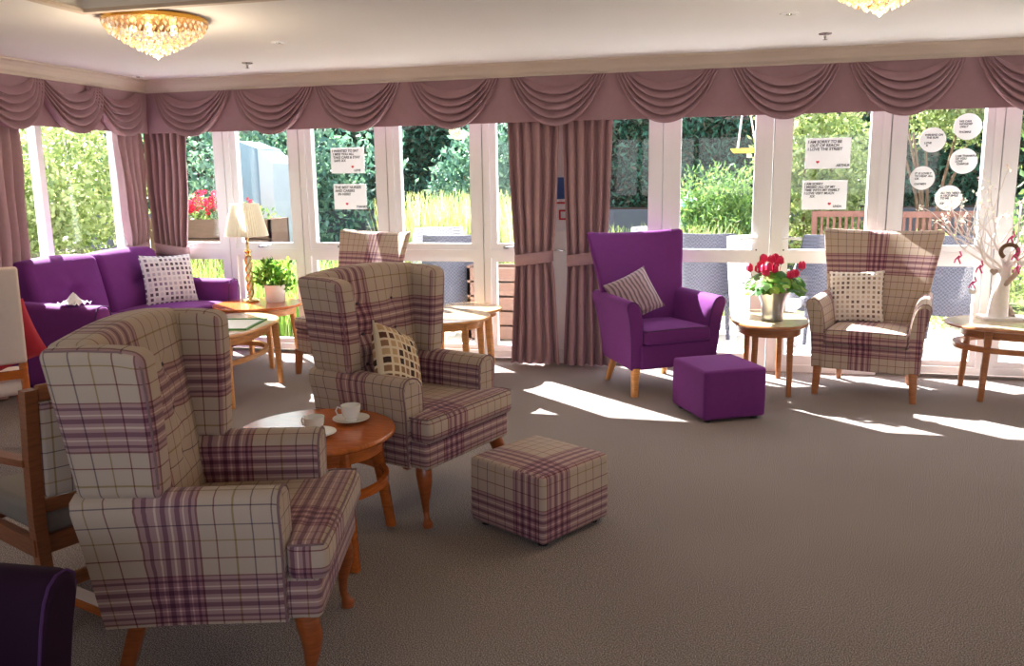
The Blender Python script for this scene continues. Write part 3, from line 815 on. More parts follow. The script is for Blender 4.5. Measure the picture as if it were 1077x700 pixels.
# ------------------------------------------------------------------ cushions
def cushion(label, mat, loc, rot, w=.40, h=.40, t=.13, name='cushion', group=None):
    n = 18; V = []; C = []; F = []
    for sgn in (-1, 1):
        for j in range(n+1):
            for i in range(n+1):
                u, v = -1+2*i/n, -1+2*j/n
                th = t/2*(max(0, 1-abs(u)**2.6)*max(0, 1-abs(v)**2.6))**.5
                pin = 1-.06*(abs(u)**3)*(1-abs(v))-0
                x = u*w/2*(1-.07*(1-abs(v)**2)*abs(u)**4); z = v*h/2*(1-.07*(1-abs(u)**2)*abs(v)**4)
                wr = .004*math.sin(7*u+4*v)*math.sin(5*v)
                V.append((x, sgn*(th+.002)+wr*(1-abs(u)), z)); C.append((u*w/2+w*1.1, 0, v*h/2+h*1.1))
    N_ = (n+1)**2
    for j in range(n):
        for i in range(n):
            a = j*(n+1)+i; q = (a, a+1, a+n+2, a+n+1)
            F.append(q); F.append(tuple(N_+k for k in reversed(q)))
    for i in range(n):
        for a, b in ((i, i+1), (n*(n+1)+i, n*(n+1)+i+1), (i*(n+1), (i+1)*(n+1)), (i*(n+1)+n, (i+1)*(n+1)+n)): F.append((a, b, b+N_, a+N_))
    UV = [(c_[0], c_[2]) for c_ in C]
    o = mesh(name, V, F, mat, None, uvs=UV)
    o.location = loc; o.rotation_euler = rot; tag(o, label, 'cushion', group); return o
M['sq_dot'] = squares('cream_dotted_cloth', (236, 226, 214), [(150, 128, 112), (196, 172, 150), (120, 100, 92), (212, 190, 170)], .034, .24)
M['sq_purple'] = squares('lilac_dotted_cloth', (226, 220, 222), [(96, 74, 96), (140, 124, 150), (90, 80, 90), (180, 172, 184), (206, 200, 206)], .042, .22)
M['sq_brown'] = squares('brown_squares_cloth', (226, 206, 176), [(96, 64, 48), (150, 112, 84), (196, 160, 120), (70, 50, 44)], .040, .16)
M['stripe'] = striped('taupe_striped_satin', (176, 150, 156), (112, 88, 98), .032)
def onchair(root, lx, ly, lz):
    a = root.rotation_euler.z; c, s = math.cos(a), math.sin(a)
    return (root.location.x+c*lx-s*ly, root.location.y+s*lx+c*ly, lz)
cushion('cream cushion with small brown dots on the right tartan armchair', M['sq_dot'], onchair(Q, -.125, .40, .645), (R(-17), R(-3), Q.rotation_euler.z+.05), .37, .37, .12)
cushion('taupe striped satin cushion standing on its corner in the purple armchair', M['stripe'], onchair(P, -.135, .38, .655), (R(-24), R(-20), P.rotation_euler.z+.05), .36, .33, .12)
cushion('brown and cream squared cushion leaning in the buttoned wing armchair', M['sq_brown'], onchair(N2, -.115, .34, .665), (R(-22), R(24), N2.rotation_euler.z+.12), .33, .36, .13)

# ------------------------------------------------------------------ sofa (local: front -y, x across), faces +x
def sofa():
    root = empty('sofa'); tag(root, 'purple fabric two seat sofa under the left window', 'sofa')
    W_ = 1.80; pu = M['purple']
    G().rb((W_-.1, .80, .26), (0, .44, .24), .03, (10, 6, 3)).out('seat_base', pu, root)
    for s in (-1, 1):
        def sw(x, y, z): return (x, y-.01, z+(.02*(1-((x-s*.36)/.37)**2)*(1-((y-.3)/.4)**2) if z > .4 else 0))
        G().rb((.71, .66, .14), (s*.358, .34, .43), .04, (8, 8, 2), sw).out('seat_cushion', pu, root)
        def bw(x, y, z, s=s):
            u = (x-s*.36)/.36; v = (z-.70)/.25
            d = .045*max(0, 1-u*u)*max(0, 1-v*v)
            yy = y+(z-.47)*.22
            if y < .66:
                yy -= d
                yy += .058*math.exp(-((u)**2+(v*1.0)**2)/.03)
                yy += .014*math.cos(math.atan2(v, u+1e-6)*7)*math.exp(-(u*u+v*v)/.25)
            return (x, yy, z+.018*(1-u*u)*(1 if z > .9 else 0))
        b = G().rb((.72, .17, .50), (s*.362, .66, .71), .055, (14, 2, 12), bw).out('back_cushion', pu, root)
        p = bw(s*.36, .575, .70); part('button', sphere((p[0], p[1], p[2]), .014, 8, 5), M['purple_dark'], b)
        def aw(x, y, z, s=s):
            return (x+s*.02*(z-.4)*2, y, z+.02*max(0, (y-.3)/.5)*(z > .5))
        a = G().rb((.16, .84, .60), (s*.80, .41, .38), .055, (3, 8, 6), aw).out('arm', pu, root)
        part('piping', tube([aw(s*.875, .006, .15), aw(s*.878, .006, .6), aw(s*.85, .005, .67), aw(s*.80, .004, .682), aw(s*.745, .005, .665), aw(s*.722, .006, .6), aw(s*.72, .006, .45)], .005, 6), M['purple_dark'], a)
    def rw(x, y, z): return (x, y+(z-.47)*.12, z)
    G().rb((W_-.16, .12, .76), (0, .80, .50), .05, (8, 2, 8), rw).out('back_frame', pu, root)
    for sx in (-1, 1):
        for y in (.08, .78): part('leg', taper(sx*.78, y, .13, .026, sx*.79, y, 0, .02), M['brown'], root)
    return root
SF = sofa(); SF.location = (-4.12, 5.70, 0); SF.rotation_euler = (0, 0, R(90))
def onsofa(x, y, z): return onchair(SF, x, y, z)
cushion('pale square cushion with rows of lilac dots on the far end of the sofa', M['sq_purple'], onsofa(.50, .42, .70), (R(-16), R(2), R(62)), .46, .44, .13)
# tissue on the sofa arm
g = G(); n = 8; V = []; F = []
for j in range(n+1):
    for i in range(n+1):
        u, v = i/n-.5, j/n-.5; r_ = math.hypot(u, v)
        V.append((u*.17, v*.14, .012+.075*math.exp(-(r_*4.2)**2)+.012*math.sin(u*22)*math.cos(v*17)))
for j in range(n):
    for i in range(n):
        a = j*(n+1)+i; F.append((a, a+1, a+n+2, a+n+1))
o = part('tissue', (V, F), M['tissue'], None, False); o.location = onsofa(-.80, .24, .685); md = o.modifiers.new('t', 'SOLIDIFY'); md.thickness = .002
tag(o, 'crumpled white tissue on the near arm of the purple sofa', 'tissue')

# ------------------------------------------------------------------ dining armchair (wood) and pale chair
def dining_chair():
    root = empty('wooden_armchair'); tag(root, 'wooden armchair with tartan back panel and grey seat, behind the nearest wing armchair', 'chair')
    wd = M['brownframe']
    for s in (-1, 1):
        V, F = loft([[(s*.265+a, y+b, z) for a, b in ((.02, -.022), (.02, .022), (-.02, .022), (-.02, -.022))] for y, z in ((.53, 0), (.50, .2), (.485, .42), (.50, .62), (.53, .86))])
        part('leg', (V, F), wd, root, False)
        part('leg', taper(s*.27, .03, .585, .02, s*.27, .02, 0, .017), wd, root)
        V, F = loft([[(s*x+a, y, z+b) for a, b in ((.024, 0), (.024, .024), (-.024, .024), (-.024, 0))] for x, y, z in ((.27, -.02, .58), (.285, .1, .585), (.285, .3, .59), (.268, .49, .60))])
        part('armrest', (V, F), wd, root)
        part('side_rail', G_box(s*.275-.015, s*.275+.015, .04, .50, .29, .35), wd, root, False)
        part('side_stretcher', G_box(s*.27-.011, s*.27+.011, .03, .52, .13, .16), wd, root, False)
    part('front_rail', G_box(-.26, .26, .01, .04, .29, .35), wd, root, False)
    part('back_rail', G_box(-.26, .26, .475, .50, .29, .35), wd, root, False)
    part('back_stretcher', G_box(-.25, .25, .505, .53, .16, .20), wd, root, False)
    G().rb((.50, .47, .10), (0, .25, .39), .03, (6, 6, 2)).out('seat', M['seatgrey'], root)
    def tw(x, y, z): return (x, y+.03*(1-(x/.26)**2)+(z-.47)*.09, z)
    g = G(); g.rb((.49, .026, .055), (0, .497, .845), .008, (8, 1, 1), tw); g.out('top_rail', wd, root)
    g = G(); g.rb((.49, .026, .05), (0, .487, .455), .008, (8, 1, 1), tw); g.out('lower_back_rail', wd, root)
    g = G(); g.rb((.485, .04, .33), (0, .492, .65), .014, (8, 1, 6), tw); g.out('backrest', M['plaid'], root)
    return root
def G_box(*a): g = G().box(*a); return g.V, g.F
DC = dining_chair(); DC.location = (-2.53, 2.61, 0); DC.rotation_euler = (0, 0, R(-112))
# low wooden board lying on the carpet behind it
g = G(); g.rb((.50, .055, .035), (0, 0, .0175), .004, (4, 1, 1)); o = g.out('floor_plinth', M['orange'], None); o.location = (-2.14, 2.36, 0); o.rotation_euler = (0, 0, R(-17))
g = G(); g.rb((.498, .052, .006), (0, 0, .038), .002, (4, 1, 1)); g.out('top_face', M['palecloth'], o)
tag(o, 'low pale topped wooden strip on the carpet behind the nearest wing armchair', 'plinth')

def pale_chair():
    root = empty('dining_chair'); tag(root, 'dining chair with tall pale cream back at the left edge of the view', 'chair')
    wd = M['orange']
    for s in (-1, 1):
        part('leg', taper(s*.225, .44, .60, .02, s*.225, .50, 0, .017), wd, root)
        part('leg', taper(s*.22, .04, .42, .021, s*.22, .03, 0, .016), wd, root)
        part('side_rail', G_box(s*.225-.012, s*.225+.012, .05, .45, .36, .41), wd, root, False)
    part('back_rail', G_box(-.22, .22, .45, .47, .50, .545), wd, root, False)
    part('front_rail', G_box(-.22, .22, .03, .05, .36, .41), wd, root, False)
    G().rb((.49, .46, .08), (0, .24, .45), .03, (6, 6, 2)).out('seat', M['palecloth'], root)
    def tw(x, y, z): return (x, y+.02*(1-(x/.25)**2)+(z-.585)*.14, z)
    G().rb((.49, .055, .51), (0, .46, .84), .016, (8, 2, 8), tw).out('backrest', M['palecloth'], root)
    return root
PC = pale_chair(); PC.rotation_euler = (0, 0, R(-132))
_a = R(-132); _bx, _by = -3.72, 3.44
PC.location = (_bx+math.sin(_a)*.46, _by-math.cos(_a)*.46, 0)
cushion('red cushion showing past the pale cream chair back', M['red'], onchair(PC, -.155, .33, .70), (R(-10), R(18), PC.rotation_euler.z), .34, .34, .12)

# ------------------------------------------------------------------ crockery
def cup(loc, yaw, label):
    root = empty('teacup', loc, yaw); tag(root, label, 'cup', 'white cups and saucers on the tea table')
    prof = [(.022, .004), (.024, .0), (.026, .004), (.024, .010), (.034, .022), (.040, .045), (.042, .068), (.0395, .068), (.037, .045), (.030, .022), (.012, .014)]
    part('bowl', lathe(prof, 28), M['white'], root)
    part('handle', tube([(.039, 0, .055), (.055, 0, .060), (.062, 0, .045), (.055, 0, .028), (.036, 0, .026)], .0038, 8), M['white'], root)
def saucer(loc, label):
    o = part('saucer', lathe([(.028, 0), (.045, .004), (.066, .012), (.078, .017), (.077, .019), (.064, .0155), (.042, .008), (.02, .006)], 32), M['white'], None)
    o.location = loc; tag(o, label, 'saucer', 'white cups and saucers on the tea table')
saucer((-1.505, 3.18, .5), 'white saucer under the fully visible teacup'); cup((-1.505, 3.18, .505), R(200), 'white teacup fully in view on the orange tea table')
saucer((-1.555, 2.965, .5), 'white saucer half hidden behind the nearest armchair arm'); cup((-1.575, 2.985, .505), R(170), 'white teacup partly hidden behind the nearest armchair arm')

# tray with green rim on coffee table
root = empty('tray', (-3.36, 5.29, .5), R(12)); tag(root, 'rectangular tray with a green rim on the oval coffee table', 'tray')
G().rb((.30, .44, .006), (0, 0, .004), .002, (1, 1, 1)).out('tray_base', M['trayin'], root)
g = G()
for (a, b, c_, d) in ((-.155, .155, -.225, -.208), (-.155, .155, .208, .225), (-.155, -.138, -.208, .208), (.138, .155, -.208, .208)): g.box(a, b, c_, d, .0, .014)
g.out('tray_rim', M['green'], root, False)

# ------------------------------------------------------------------ table lamp
root = empty('table_lamp', (-3.90, 6.40, .5)); tag(root, 'brass table lamp with a pleated cream shade on the round side table', 'lamp')
part('base', lathe([(.075, 0), (.078, .008), (.07, .02), (.045, .028), (.03, .04), (.02, .055)], 28), M['brass'], root)
for k in range(3):
    pts = [(.024*math.cos(t*9+k*2.094)*(1-.1*abs(t-.5)), .024*math.sin(t*9+k*2.094), .06+t*.33) for t in np.linspace(0, 1, 40)]
    part('twisted_stem', tube(pts, .0085, 8), M['brass'], root)
part('stem_core', lathe([(.012, .05), (.012, .40)], 12), M['white'], root)
part('stem_collar', lathe([(.01, .38), (.028, .39), (.018, .41), (.034, .43), (.014, .445), (.01, .52), (.018, .53), (.012, .56)], 20), M['brass'], root)
n = 96; rings = []
for z, r_ in ((.560, .175), (.564, .175), (.69, .146), (.82, .112), (.826, .112)):
    rings.append([((r_+.005*(1 if k % 2 else -1))*math.cos(2*math.pi*k/n), (r_+.005*(1 if k % 2 else -1))*math.sin(2*math.pi*k/n), z) for k in range(n)])
sh = part('lamp_shade', loft(rings, caps=False), M['shade'], root, False)
md = sh.modifiers.new('t', 'SOLIDIFY'); md.thickness = .002
for z, r_ in ((.560, .177), (.824, .114)):
    part('shade_trim', tube([(r_*math.cos(t), r_*math.sin(t), z) for t in np.linspace(0, 2*math.pi, 60)], .004, 6), M['shade'], sh)

# ------------------------------------------------------------------ leaf makers
def leaves(name, mat, pts, size, parent=None, up=.3, seed=0, aspect=.45, nrm=None, curl=True):
    rg = np.random.default_rng(seed); P = np.asarray(pts); n = len(P)
    d = rg.normal(size=(n, 3)); d[:, 2] += up*2; d /= np.linalg.norm(d, axis=1)[:, None]
    q = rg.normal(size=(n, 3)); s = np.cross(d, q); s /= np.linalg.norm(s, axis=1)[:, None]
    nn = np.cross(d, s)
    sz = size*(.6+.8*rg.random(n))[:, None]
    a = P; b = P+d*sz*.5+s*sz*aspect*.5+nn*sz*.06; c_ = P+d*sz; e = P+d*sz*.5-s*sz*aspect*.5+nn*sz*.06
    V = np.stack([a, b, c_, e], 1).reshape(-1, 3); F = np.arange(4*n).reshape(-1, 4)
    return fmesh(name, V, F, mat, parent)
def blob(cen, rad, n, seed=0, lumps=9, flat=.0, shell=.55):
    rg = np.random.default_rng(seed); C = np.array(cen); Rr = np.array(rad)
    L = rg.normal(size=(lumps, 3)); L /= np.linalg.norm(L, axis=1)[:, None]; L *= (.35+.35*rg.random((lumps, 1)))
    k = rg.integers(0, lumps, n); d = rg.normal(size=(n, 3)); d /= np.linalg.norm(d, axis=1)[:, None]
    r = (shell+(1-shell)*rg.random((n, 1)))*(.42+.2*rg.random((lumps, 1)))[k]
    return C+(L[k]+d*r)*Rr
def bladeset(cx, cy, z0, rx, ry, h, n, seed, lean=.35, w=.012, segs=3):
    rg = np.random.default_rng(seed); V = []; F = []
    for i in range(n):
        a = rg.random()*6.283; r = math.sqrt(rg.random()); x = cx+rx*r*math.cos(a); y = cy+ry*r*math.sin(a)
        hh = h*(.55+.5*rg.random()); la = rg.random()*6.283; ll = lean*hh*rg.random(); wa = rg.random()*6.283; wx, wy = w*math.cos(wa), w*math.sin(wa)
        b = len(V)
        for k in range(segs+1):
            t = k/segs; px = x+math.cos(la)*ll*t*t; py = y+math.sin(la)*ll*t*t; pz = z0+hh*t*(1-.15*t); ww = 1-t*.92
            V += [(px-wx*ww, py-wy*ww, pz), (px+wx*ww, py+wy*ww, pz)]
        for k in range(segs): F.append((b+2*k, b+2*k+1, b+2*k+3, b+2*k+2))
    return V, F

# plant pot on lamp table
root = empty('potted_plant', (-3.69, 6.44, .5)); tag(root, 'leafy green plant in a white pot beside the brass lamp', 'plant')
part('pot', lathe([(.075, 0), (.082, .01), (.088, .13), (.090, .145), (.082, .145), (.078, .12), (.02, .118)], 28), M['white'], root)
part('compost', lathe([(.078, .12), (.05, .128), (.005, .13)], 16), M['soil'], root)
leaves('foliage', M['leaf_plant'], blob((-.0, 0, .24), (.17, .15, .20), 420, 5, 9), .05, root, .6, 5, .5)

# cyclamen
root = empty('potted_cyclamen', (.345, 6.09, .5)); tag(root, 'pink flowering cyclamen in a silver pot on the oval side table', 'plant')
part('pot', lathe([(.070, 0), (.074, .006), (.070, .05), (.078, .12), (.098, .17), (.118, .205), (.114, .206), (.094, .17), (.074, .12), (.06, .10), (.01, .10)], 32), M['silver'], root)
part('inner_pot', lathe([(.052, .103), (.070, .2), (.078, .212), (.072, .212), (.05, .19), (.01, .188)], 24), M['redpot'], root)
rg = random.Random(3)
V = []; F = []
def petal_leaf(cx, cy, cz, r, tilt, az):
    n = 9; b = len(V); ct, st = math.cos(tilt), math.sin(tilt); ca, sa = math.cos(az), math.sin(az)
    V.append((cx, cy, cz))
    for k in range(n):
        t = 2*math.pi*k/n; rr = r*(1 if k else .55); x, y, z = rr*math.cos(t), rr*math.sin(t)*.92, -r*.18
        x, z = x*ct+z*st, -x*st+z*ct
        V.append((cx+x*ca-y*sa, cy+x*sa+y*ca, cz+z))
    for k in range(n): F.append((b, b+1+k, b+1+(k+1) % n))
for i in range(150):
    a = rg.uniform(0, 6.283); r_ = .02+.21*rg.random()**.8; z = .225+.10*math.cos(r_/.23*1.5)+rg.uniform(-.03, .03)
    petal_leaf(r_*math.cos(a), r_*math.sin(a), z, rg.uniform(.028, .048), rg.uniform(.2, 1.1), a)
me = mesh('foliage', V, F, M['leaf_plant'], root, smooth=False)
for i in range(17):
    a = rg.uniform(0, 6.283); r_ = rg.uniform(.02, .15); x, y = r_*math.cos(a), r_*math.sin(a); z = rg.uniform(.33, .41) if r_ < .11 else rg.uniform(.28, .36)
    if i == 0: x, y, z = .18, -.03, .36
    if i == 1: x, y, z = -.16, -.02, .34
    fl = part('flower', tube([(x*.2, y*.2, .2), (x*.7, y*.7, z*.75), (x, y, z)], .0022, 5), M['redpot'], root)
    V2 = []; F2 = []
    for k in range(5):
        t = 2*math.pi*k/5+rg.uniform(-.3, .3); b = len(V2); w = .017
        cx_, cy_ = math.cos(t), math.sin(t)
        for (q, h, ww) in ((.004, 0, .006), (.024, .014, w), (.022, .044, w*.9), (.012, .060, .003)):
            V2 += [(x+cx_*q-cy_*ww, y+cy_*q+cx_*ww, z+h), (x+cx_*q+cy_*ww, y+cy_*q-cx_*ww, z+h)]
        for j in range(3): F2.append((b+2*j, b+2*j+1, b+2*j+3, b+2*j+2))
    part('petals', (V2, F2), M['petal'], fl, False)

# ------------------------------------------------------------------ branch display
root = empty('branch_display', (1.865, 6.38, .5)); tag(root, 'white painted twisted branch tree with ribbons on the oval table', 'ornament')
G().rb((.30, .20, .022), (0.02, 0, .011), .005, (2, 2, 1)).out('base_board', M['bark'], root)
part('trunk', tube([(-.02, 0, .02), (-.018, 0, .12), (-.01, 0, .22), (.0, 0, .31), (.01, 0, .36)], [.066, .060, .05, .042, .030], 14), M['bark'], root)
V = []; 
pts = [(.045*math.cos(t*7)+.02+.02*t, .045*math.sin(t*7), .02+.40*t) for t in np.linspace(0, 1, 24)]
part('twisted_vine', tube(pts, [.026-.012*k/23 for k in range(24)], 8), M['greyvine'], root)
rg = random.Random(11); tips = []
def branch(p, d, L, r, depth, host):
    pts = [Vector(p)]; dd = Vector(d).normalized(); k = 7
    for i in range(k):
        dd = (dd+Vector((rg.uniform(-.28, .28), rg.uniform(-.22, .22), rg.uniform(-.12, .22)))).normalized(); pts.append(pts[-1]+dd*L/k)
        if pts[-1].y > .22: dd.y = -abs(dd.y)
    o = part('branch', tube(pts, [max(.0022, r*(1-.75*i/k)) for i in range(k+1)], 6), M['bark'], host)
    tips.append(pts[-1]); tips.append(pts[-3])
    if depth:
        for j in (2, 4, 5):
            branch(pts[j], dd+Vector((rg.uniform(-1, 1), rg.uniform(-.5, .4), rg.uniform(-.1, .8))), L*.55, r*.5, depth-1, o if depth == 2 else host)
    return o
def branch_flat(p, d, L, r, depth): 
    return branch(p, d, L, r, depth, root)
for d in ((-.95, -.1, .65), (-.75, -.3, .95), (-.35, -.15, 1.1), (.15, -.1, 1.2), (.6, -.2, .9), (.9, -.1, .5), (-1.0, -.2, .30), (-1, .1, .5), (-.6, .1, 1), (.4, -.3, .8), (1, -.3, .9)):
    branch_flat((.005, 0, .30+.08*rg.random()), d, .56 if d[0] < 0 else .44, .011, 1)
for i, t in enumerate(tips):
    if i % 2 == 0:
        P_ = np.array([[t.x, t.y, t.z]])+RNG.normal(size=(9, 3))*.016
        leaves('blossom', M['blossom'], P_, .022, root, .3, i, .7)
def heart(s, mat, loc, parent, name='heart_tag'):
    pts = [(16*math.sin(t)**3, 13*math.cos(t)-5*math.cos(2*t)-2*math.cos(3*t)-math.cos(4*t)) for t in np.linspace(0, 2*math.pi, 24, endpoint=False)]
    V, F = loft([[(loc[0]+x*s/32, loc[1]+y, loc[2]+z*s/32) for x, z in pts] for y in (-.003, .003)])
    return part(name, (V, F), mat, parent)
for i, (x, y, z) in enumerate([(-.17, -.08, .36), (-.20, -.06, .25), (.03, -.12, .45), (.05, -.10, .36), (-.30, -.05, .42), (.10, -.12, .50), (.0, -.1, .56)]):
    part('ribbon', tube([(x, y, z+.05), (x+.012, y, z+.02), (x-.006, y, z), (x+.01, y, z-.035)], .006, 6), M['pink'], root)
    part('ribbon', tube([(x, y, z+.02), (x-.022, y, z-.004), (x-.03, y, z-.03)], .005, 6), M['pink'], root)
for i, (x, y, z) in enumerate([(-.21, -.09, .20), (-.10, -.12, .34), (.06, -.13, .40)]): heart(.05, M['bark'] if i != 1 else M['greyvine'], (x, y, z), root)
t_ = np.linspace(-.3*math.pi, 1.3*math.pi, 22)
part('wooden_ring', tube([(-.01+.052*math.cos(a), -.10, .475+.045*math.sin(a)) for a in t_], .014, 8), M['barkbrown'], root)

# ------------------------------------------------------------------ note cards on the glass
def text(s, size, mat, parent, loc, name='writing', bold=.0):
    cu = bpy.data.curves.new(name, 'FONT'); cu.body = s; cu.size = size; cu.align_x = 'LEFT'; cu.align_y = 'TOP'; cu.space_line = .95; cu.offset = bold; cu.shear = .12; cu.extrude = .0004
    cu.materials.append(mat); tmp = bpy.data.objects.new('tmp', cu); COL.objects.link(tmp); dg = bpy.context.evaluated_depsgraph_get(); me = bpy.data.meshes.new_from_object(tmp.evaluated_get(dg)); bpy.data.objects.remove(tmp)
    o = bpy.data.objects.new(name, me); link(o, parent); o.location = loc; o.rotation_euler = (R(90), 0, 0); return o
def card(x0, x1, z0, z1, body, sign, hx, hz, label, sz=.038, tilt=0):
    w, h = x1-x0, z1-z0
    o = G().rb((w, .003, h), (0, 0, 0), .0012, (1, 1, 1)).out('note_card', M['card'], None, False); o.location = ((x0+x1)/2, WY-.013+.024, (z0+z1)/2); o.rotation_euler = (0, tilt, 0)
    tag(o, label, 'sign', 'white note cards taped to the glass')
    text(body, sz*.78, M['ink'], o, (-w/2+.014, -.0022, h/2-.014), bold=.0008)
    text(sign, sz*.66, M['ink'], o, (w/2-.095, -.0022, -h/2+.034), bold=.0008)
    heart(.024, M['redink'], (hx*w, -.002, hz*h), o, 'red_heart')
card(-3.262, -2.957, 1.565, 1.778, 'I WANTED TO SAY\n I MISS YOU ALL\n TAKE CARE & STAY\n  SAFE XX', 'LOVE', .15, -.25, 'upper of two white handwritten cards taped to the left back window', .036)
card(-3.250, -2.952, 1.262, 1.475, 'THE BEST NURSES\nAND CARERS\n   IN HERE!', 'THANKS', -.1, -.28, 'lower of two white handwritten cards taped to the left back window', .038)
card(.571, .885, 1.54, 1.762, 'I AM SORRY TO BE\n  OUT OF REACH\nI LOVE THE STREET', 'ARTHUR', -.22, -.28, 'upper of two white handwritten cards taped to the right hand glazed door', .036)
card(.560, .876, 1.24, 1.455, 'I AM SORRY\nI MISSED ALL OF MY\nTIME WITH MY FAMILY\nI LOVE VERY MUCH\n      XX', 'LINDA', .12, -.30, 'lower of two white handwritten cards taped to the right hand glazed door', .031)
def disc(x, z, r, body, label):
    V, F = lathe([(r*.97, 0), (r, .001), (r, .003), (r*.97, .004), ], 40)
    o = part('note_disc', ([(a, -c_, b) for a, b, c_ in V], [tuple(reversed(f)) for f in F]), M['card'], None, False); o.location = (x, WY+.014, z); tag(o, label, 'sign', 'white note cards taped to the glass')
    text(body, .0195, M['ink'], o, (-r*.62, -.0045, r*.5), bold=.0007)
disc(1.433, 1.73, .088, 'WISHING ON\n  THE SUN\n\nLOVE\n  X', 'white paper disc, upper left of the five on the right window')
disc(1.655, 1.817, .092, 'WE CAN\nWONDER\n ONLY\n\nTHOMAS', 'white paper disc, highest of the five on the right window')
disc(1.646, 1.578, .090, 'I AM THANKFUL\nOF YOU\nLOVE\n  CHARLIE', 'white paper disc, middle right of the five on the right window')
disc(1.382, 1.462, .084, 'IT IS LOVELY\nTO HEAR ALL\nOK\n\nCARMEN', 'white paper disc, furthest left of the five on the right window')
disc(1.566, 1.318, .090, 'ALL WE NEED IS\nA NICE SMILE\nTO ME\n\nKIM', 'white paper disc, lowest of the five on the right window')
# fire notice on the pillar
root = empty('fire_notice', (-1.285, WY-.022, 1.30)); tag(root, 'blue, white and red fire notice on the white pillar between the curtains', 'sign')
G().rb((.20, .004, .44), (0, 0, 0), .001, (1, 1, 1)).out('backing_card', M['card'], root, False)
G().rb((.20, .003, .17), (0, -.003, .12), .001, (1, 1, 1)).out('blue_panel', M['blue'], root, False)
G().rb((.20, .003, .014), (0, -.003, .005), .001, (1, 1, 1)).out('red_line', M['redpot'], root, False)
g = G(); frame_rect(g, .0, .07, -.13, -.05, .014, -.005, -.002); g.out('red_square', M['redpot'], root, False)
g = G(); g.add(*tube([(-1.31, WY-.03, .93), (-1.31, WY-.07, .93), (-1.28, WY-.07, .935), (-1.245, WY-.07, .925), (-1.24, WY-.03, .925)], .005, 6)); o = g.out('tieback_hook', M['chrome'], None); tag(o, 'small metal tieback hook on the pillar between the middle curtains', 'hook')

# ------------------------------------------------------------------ ceiling fittings
def chandelier(loc, label):
    root = empty('ceiling_light', loc); tag(root, label, 'light', 'crystal ceiling lights')
    part('mounting_plate', lathe([(.30, 0), (.315, -.008), (.315, -.03), (.29, -.034), (.02, -.034)], 40), M['gold'], root)
    tiers = [(.305, -.040, 44), (.285, -.066, 42), (.245, -.090, 38), (.205, -.114, 32), (.165, -.134, 26), (.125, -.154, 20), (.08, -.172, 13), (.035, -.188, 6)]
    for r_, z, n in tiers:
        g = G()
        for k in range(n):
            a = 2*math.pi*k/n
            for (dr, dz, s_) in ((0, 0, .0115), (-.008, -.02, .009)):
                c_ = ((r_+dr)*math.cos(a+dz*3), (r_+dr)*math.sin(a+dz*3), z+dz)
                V = [(c_[0]+s_, c_[1], c_[2]), (c_[0]-s_, c_[1], c_[2]), (c_[0], c_[1]+s_, c_[2]), (c_[0], c_[1]-s_, c_[2]), (c_[0], c_[1], c_[2]+s_*1.1), (c_[0], c_[1], c_[2]-s_*1.4)]
                g.add(V, [(0, 2, 4), (2, 1, 4), (1, 3, 4), (3, 0, 4), (2, 0, 5), (1, 2, 5), (3, 1, 5), (0, 3, 5)])
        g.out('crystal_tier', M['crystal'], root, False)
    part('crystal_drop', lathe([(.002, -.196), (.016, -.208), (.018, -.220), (.002, -.234)], 8), M['crystal'], root, False)
    root.scale = (.84, .84, .9)
    for k in range(5):
        a = 2*math.pi*k/5; part('bulb', sphere((.13*math.cos(a), .13*math.sin(a), -.065), .020, 10, 6), M['bulb'], root)
    return root
C1 = chandelier((-2.95, 4.10, CZ), 'lit crystal ceiling light near the left corner of the room')
C2 = copy_tree(C1); C2.location = (.61, 4.02, CZ); C2['label'] = 'lit crystal ceiling light cut off by the top right edge of the view'
for i, l in enumerate([C1, C2]):
    ld = bpy.data.lights.new('chandelier_bulbs', 'POINT'); ld.energy = 10; ld.color = (1, .80, .55); ld.shadow_soft_size = .12
    lo = bpy.data.objects.new('chandelier_bulbs', ld); COL.objects.link(lo); lo.location = (l.location.x, l.location.y, CZ-.30)
def sprinkler(x, y, label):
    root = empty('sprinkler_head', (x, y, CZ)); tag(root, label, 'sprinkler')
    part('escutcheon', lathe([(.04, 0), (.038, -.006), (.012, -.010)], 20), M['chrome'], root)
    part('nozzle', lathe([(.009, -.008), (.007, -.03), (.003, -.034)], 10), M['chrome'], root)
    part('deflector', lathe([(.002, -.034), (.016, -.038), (.002, -.040)], 12), M['chrome'], root)
sprinkler(-3.416, 5.776, 'small chrome ceiling sprinkler left of centre near the pelmet'); sprinkler(.575, 5.809, 'small chrome ceiling sprinkler on the right near the pelmet')
def spot(x, y, label):
    root = empty('ceiling_disc', (x, y, CZ)); tag(root, label, 'ceiling fitting')
    part('rim', lathe([(.052, 0), (.050, -.006), (.036, -.008), (.034, -.002)], 24), M['upvc'], root); part('centre_cap', lathe([(.016, -.001), (.014, -.010), (.004, -.012)], 12), M['chrome'], root)
spot(-2.731, 5.003, 'small round ceiling fitting to the right of the left crystal light'); spot(.309, 5.043, 'small round ceiling fitting to the left of the right crystal light'); spot(-4.643, 6.171, 'small round ceiling fitting in the left corner of the room')

# ------------------------------------------------------------------ garden
struct('garden_ground', G().box(-24, 24, WY+.15, 34, -.20, -.06), M['lawn'])
struct('patio', G().box(-3.6, 9, WY+.15, 9.6, -.14, -.03), M['paving'])
struct('left_garden_ground', G().box(-24, LX-.3, -8, WY+.14, -.22, -.08), M['lawn'])
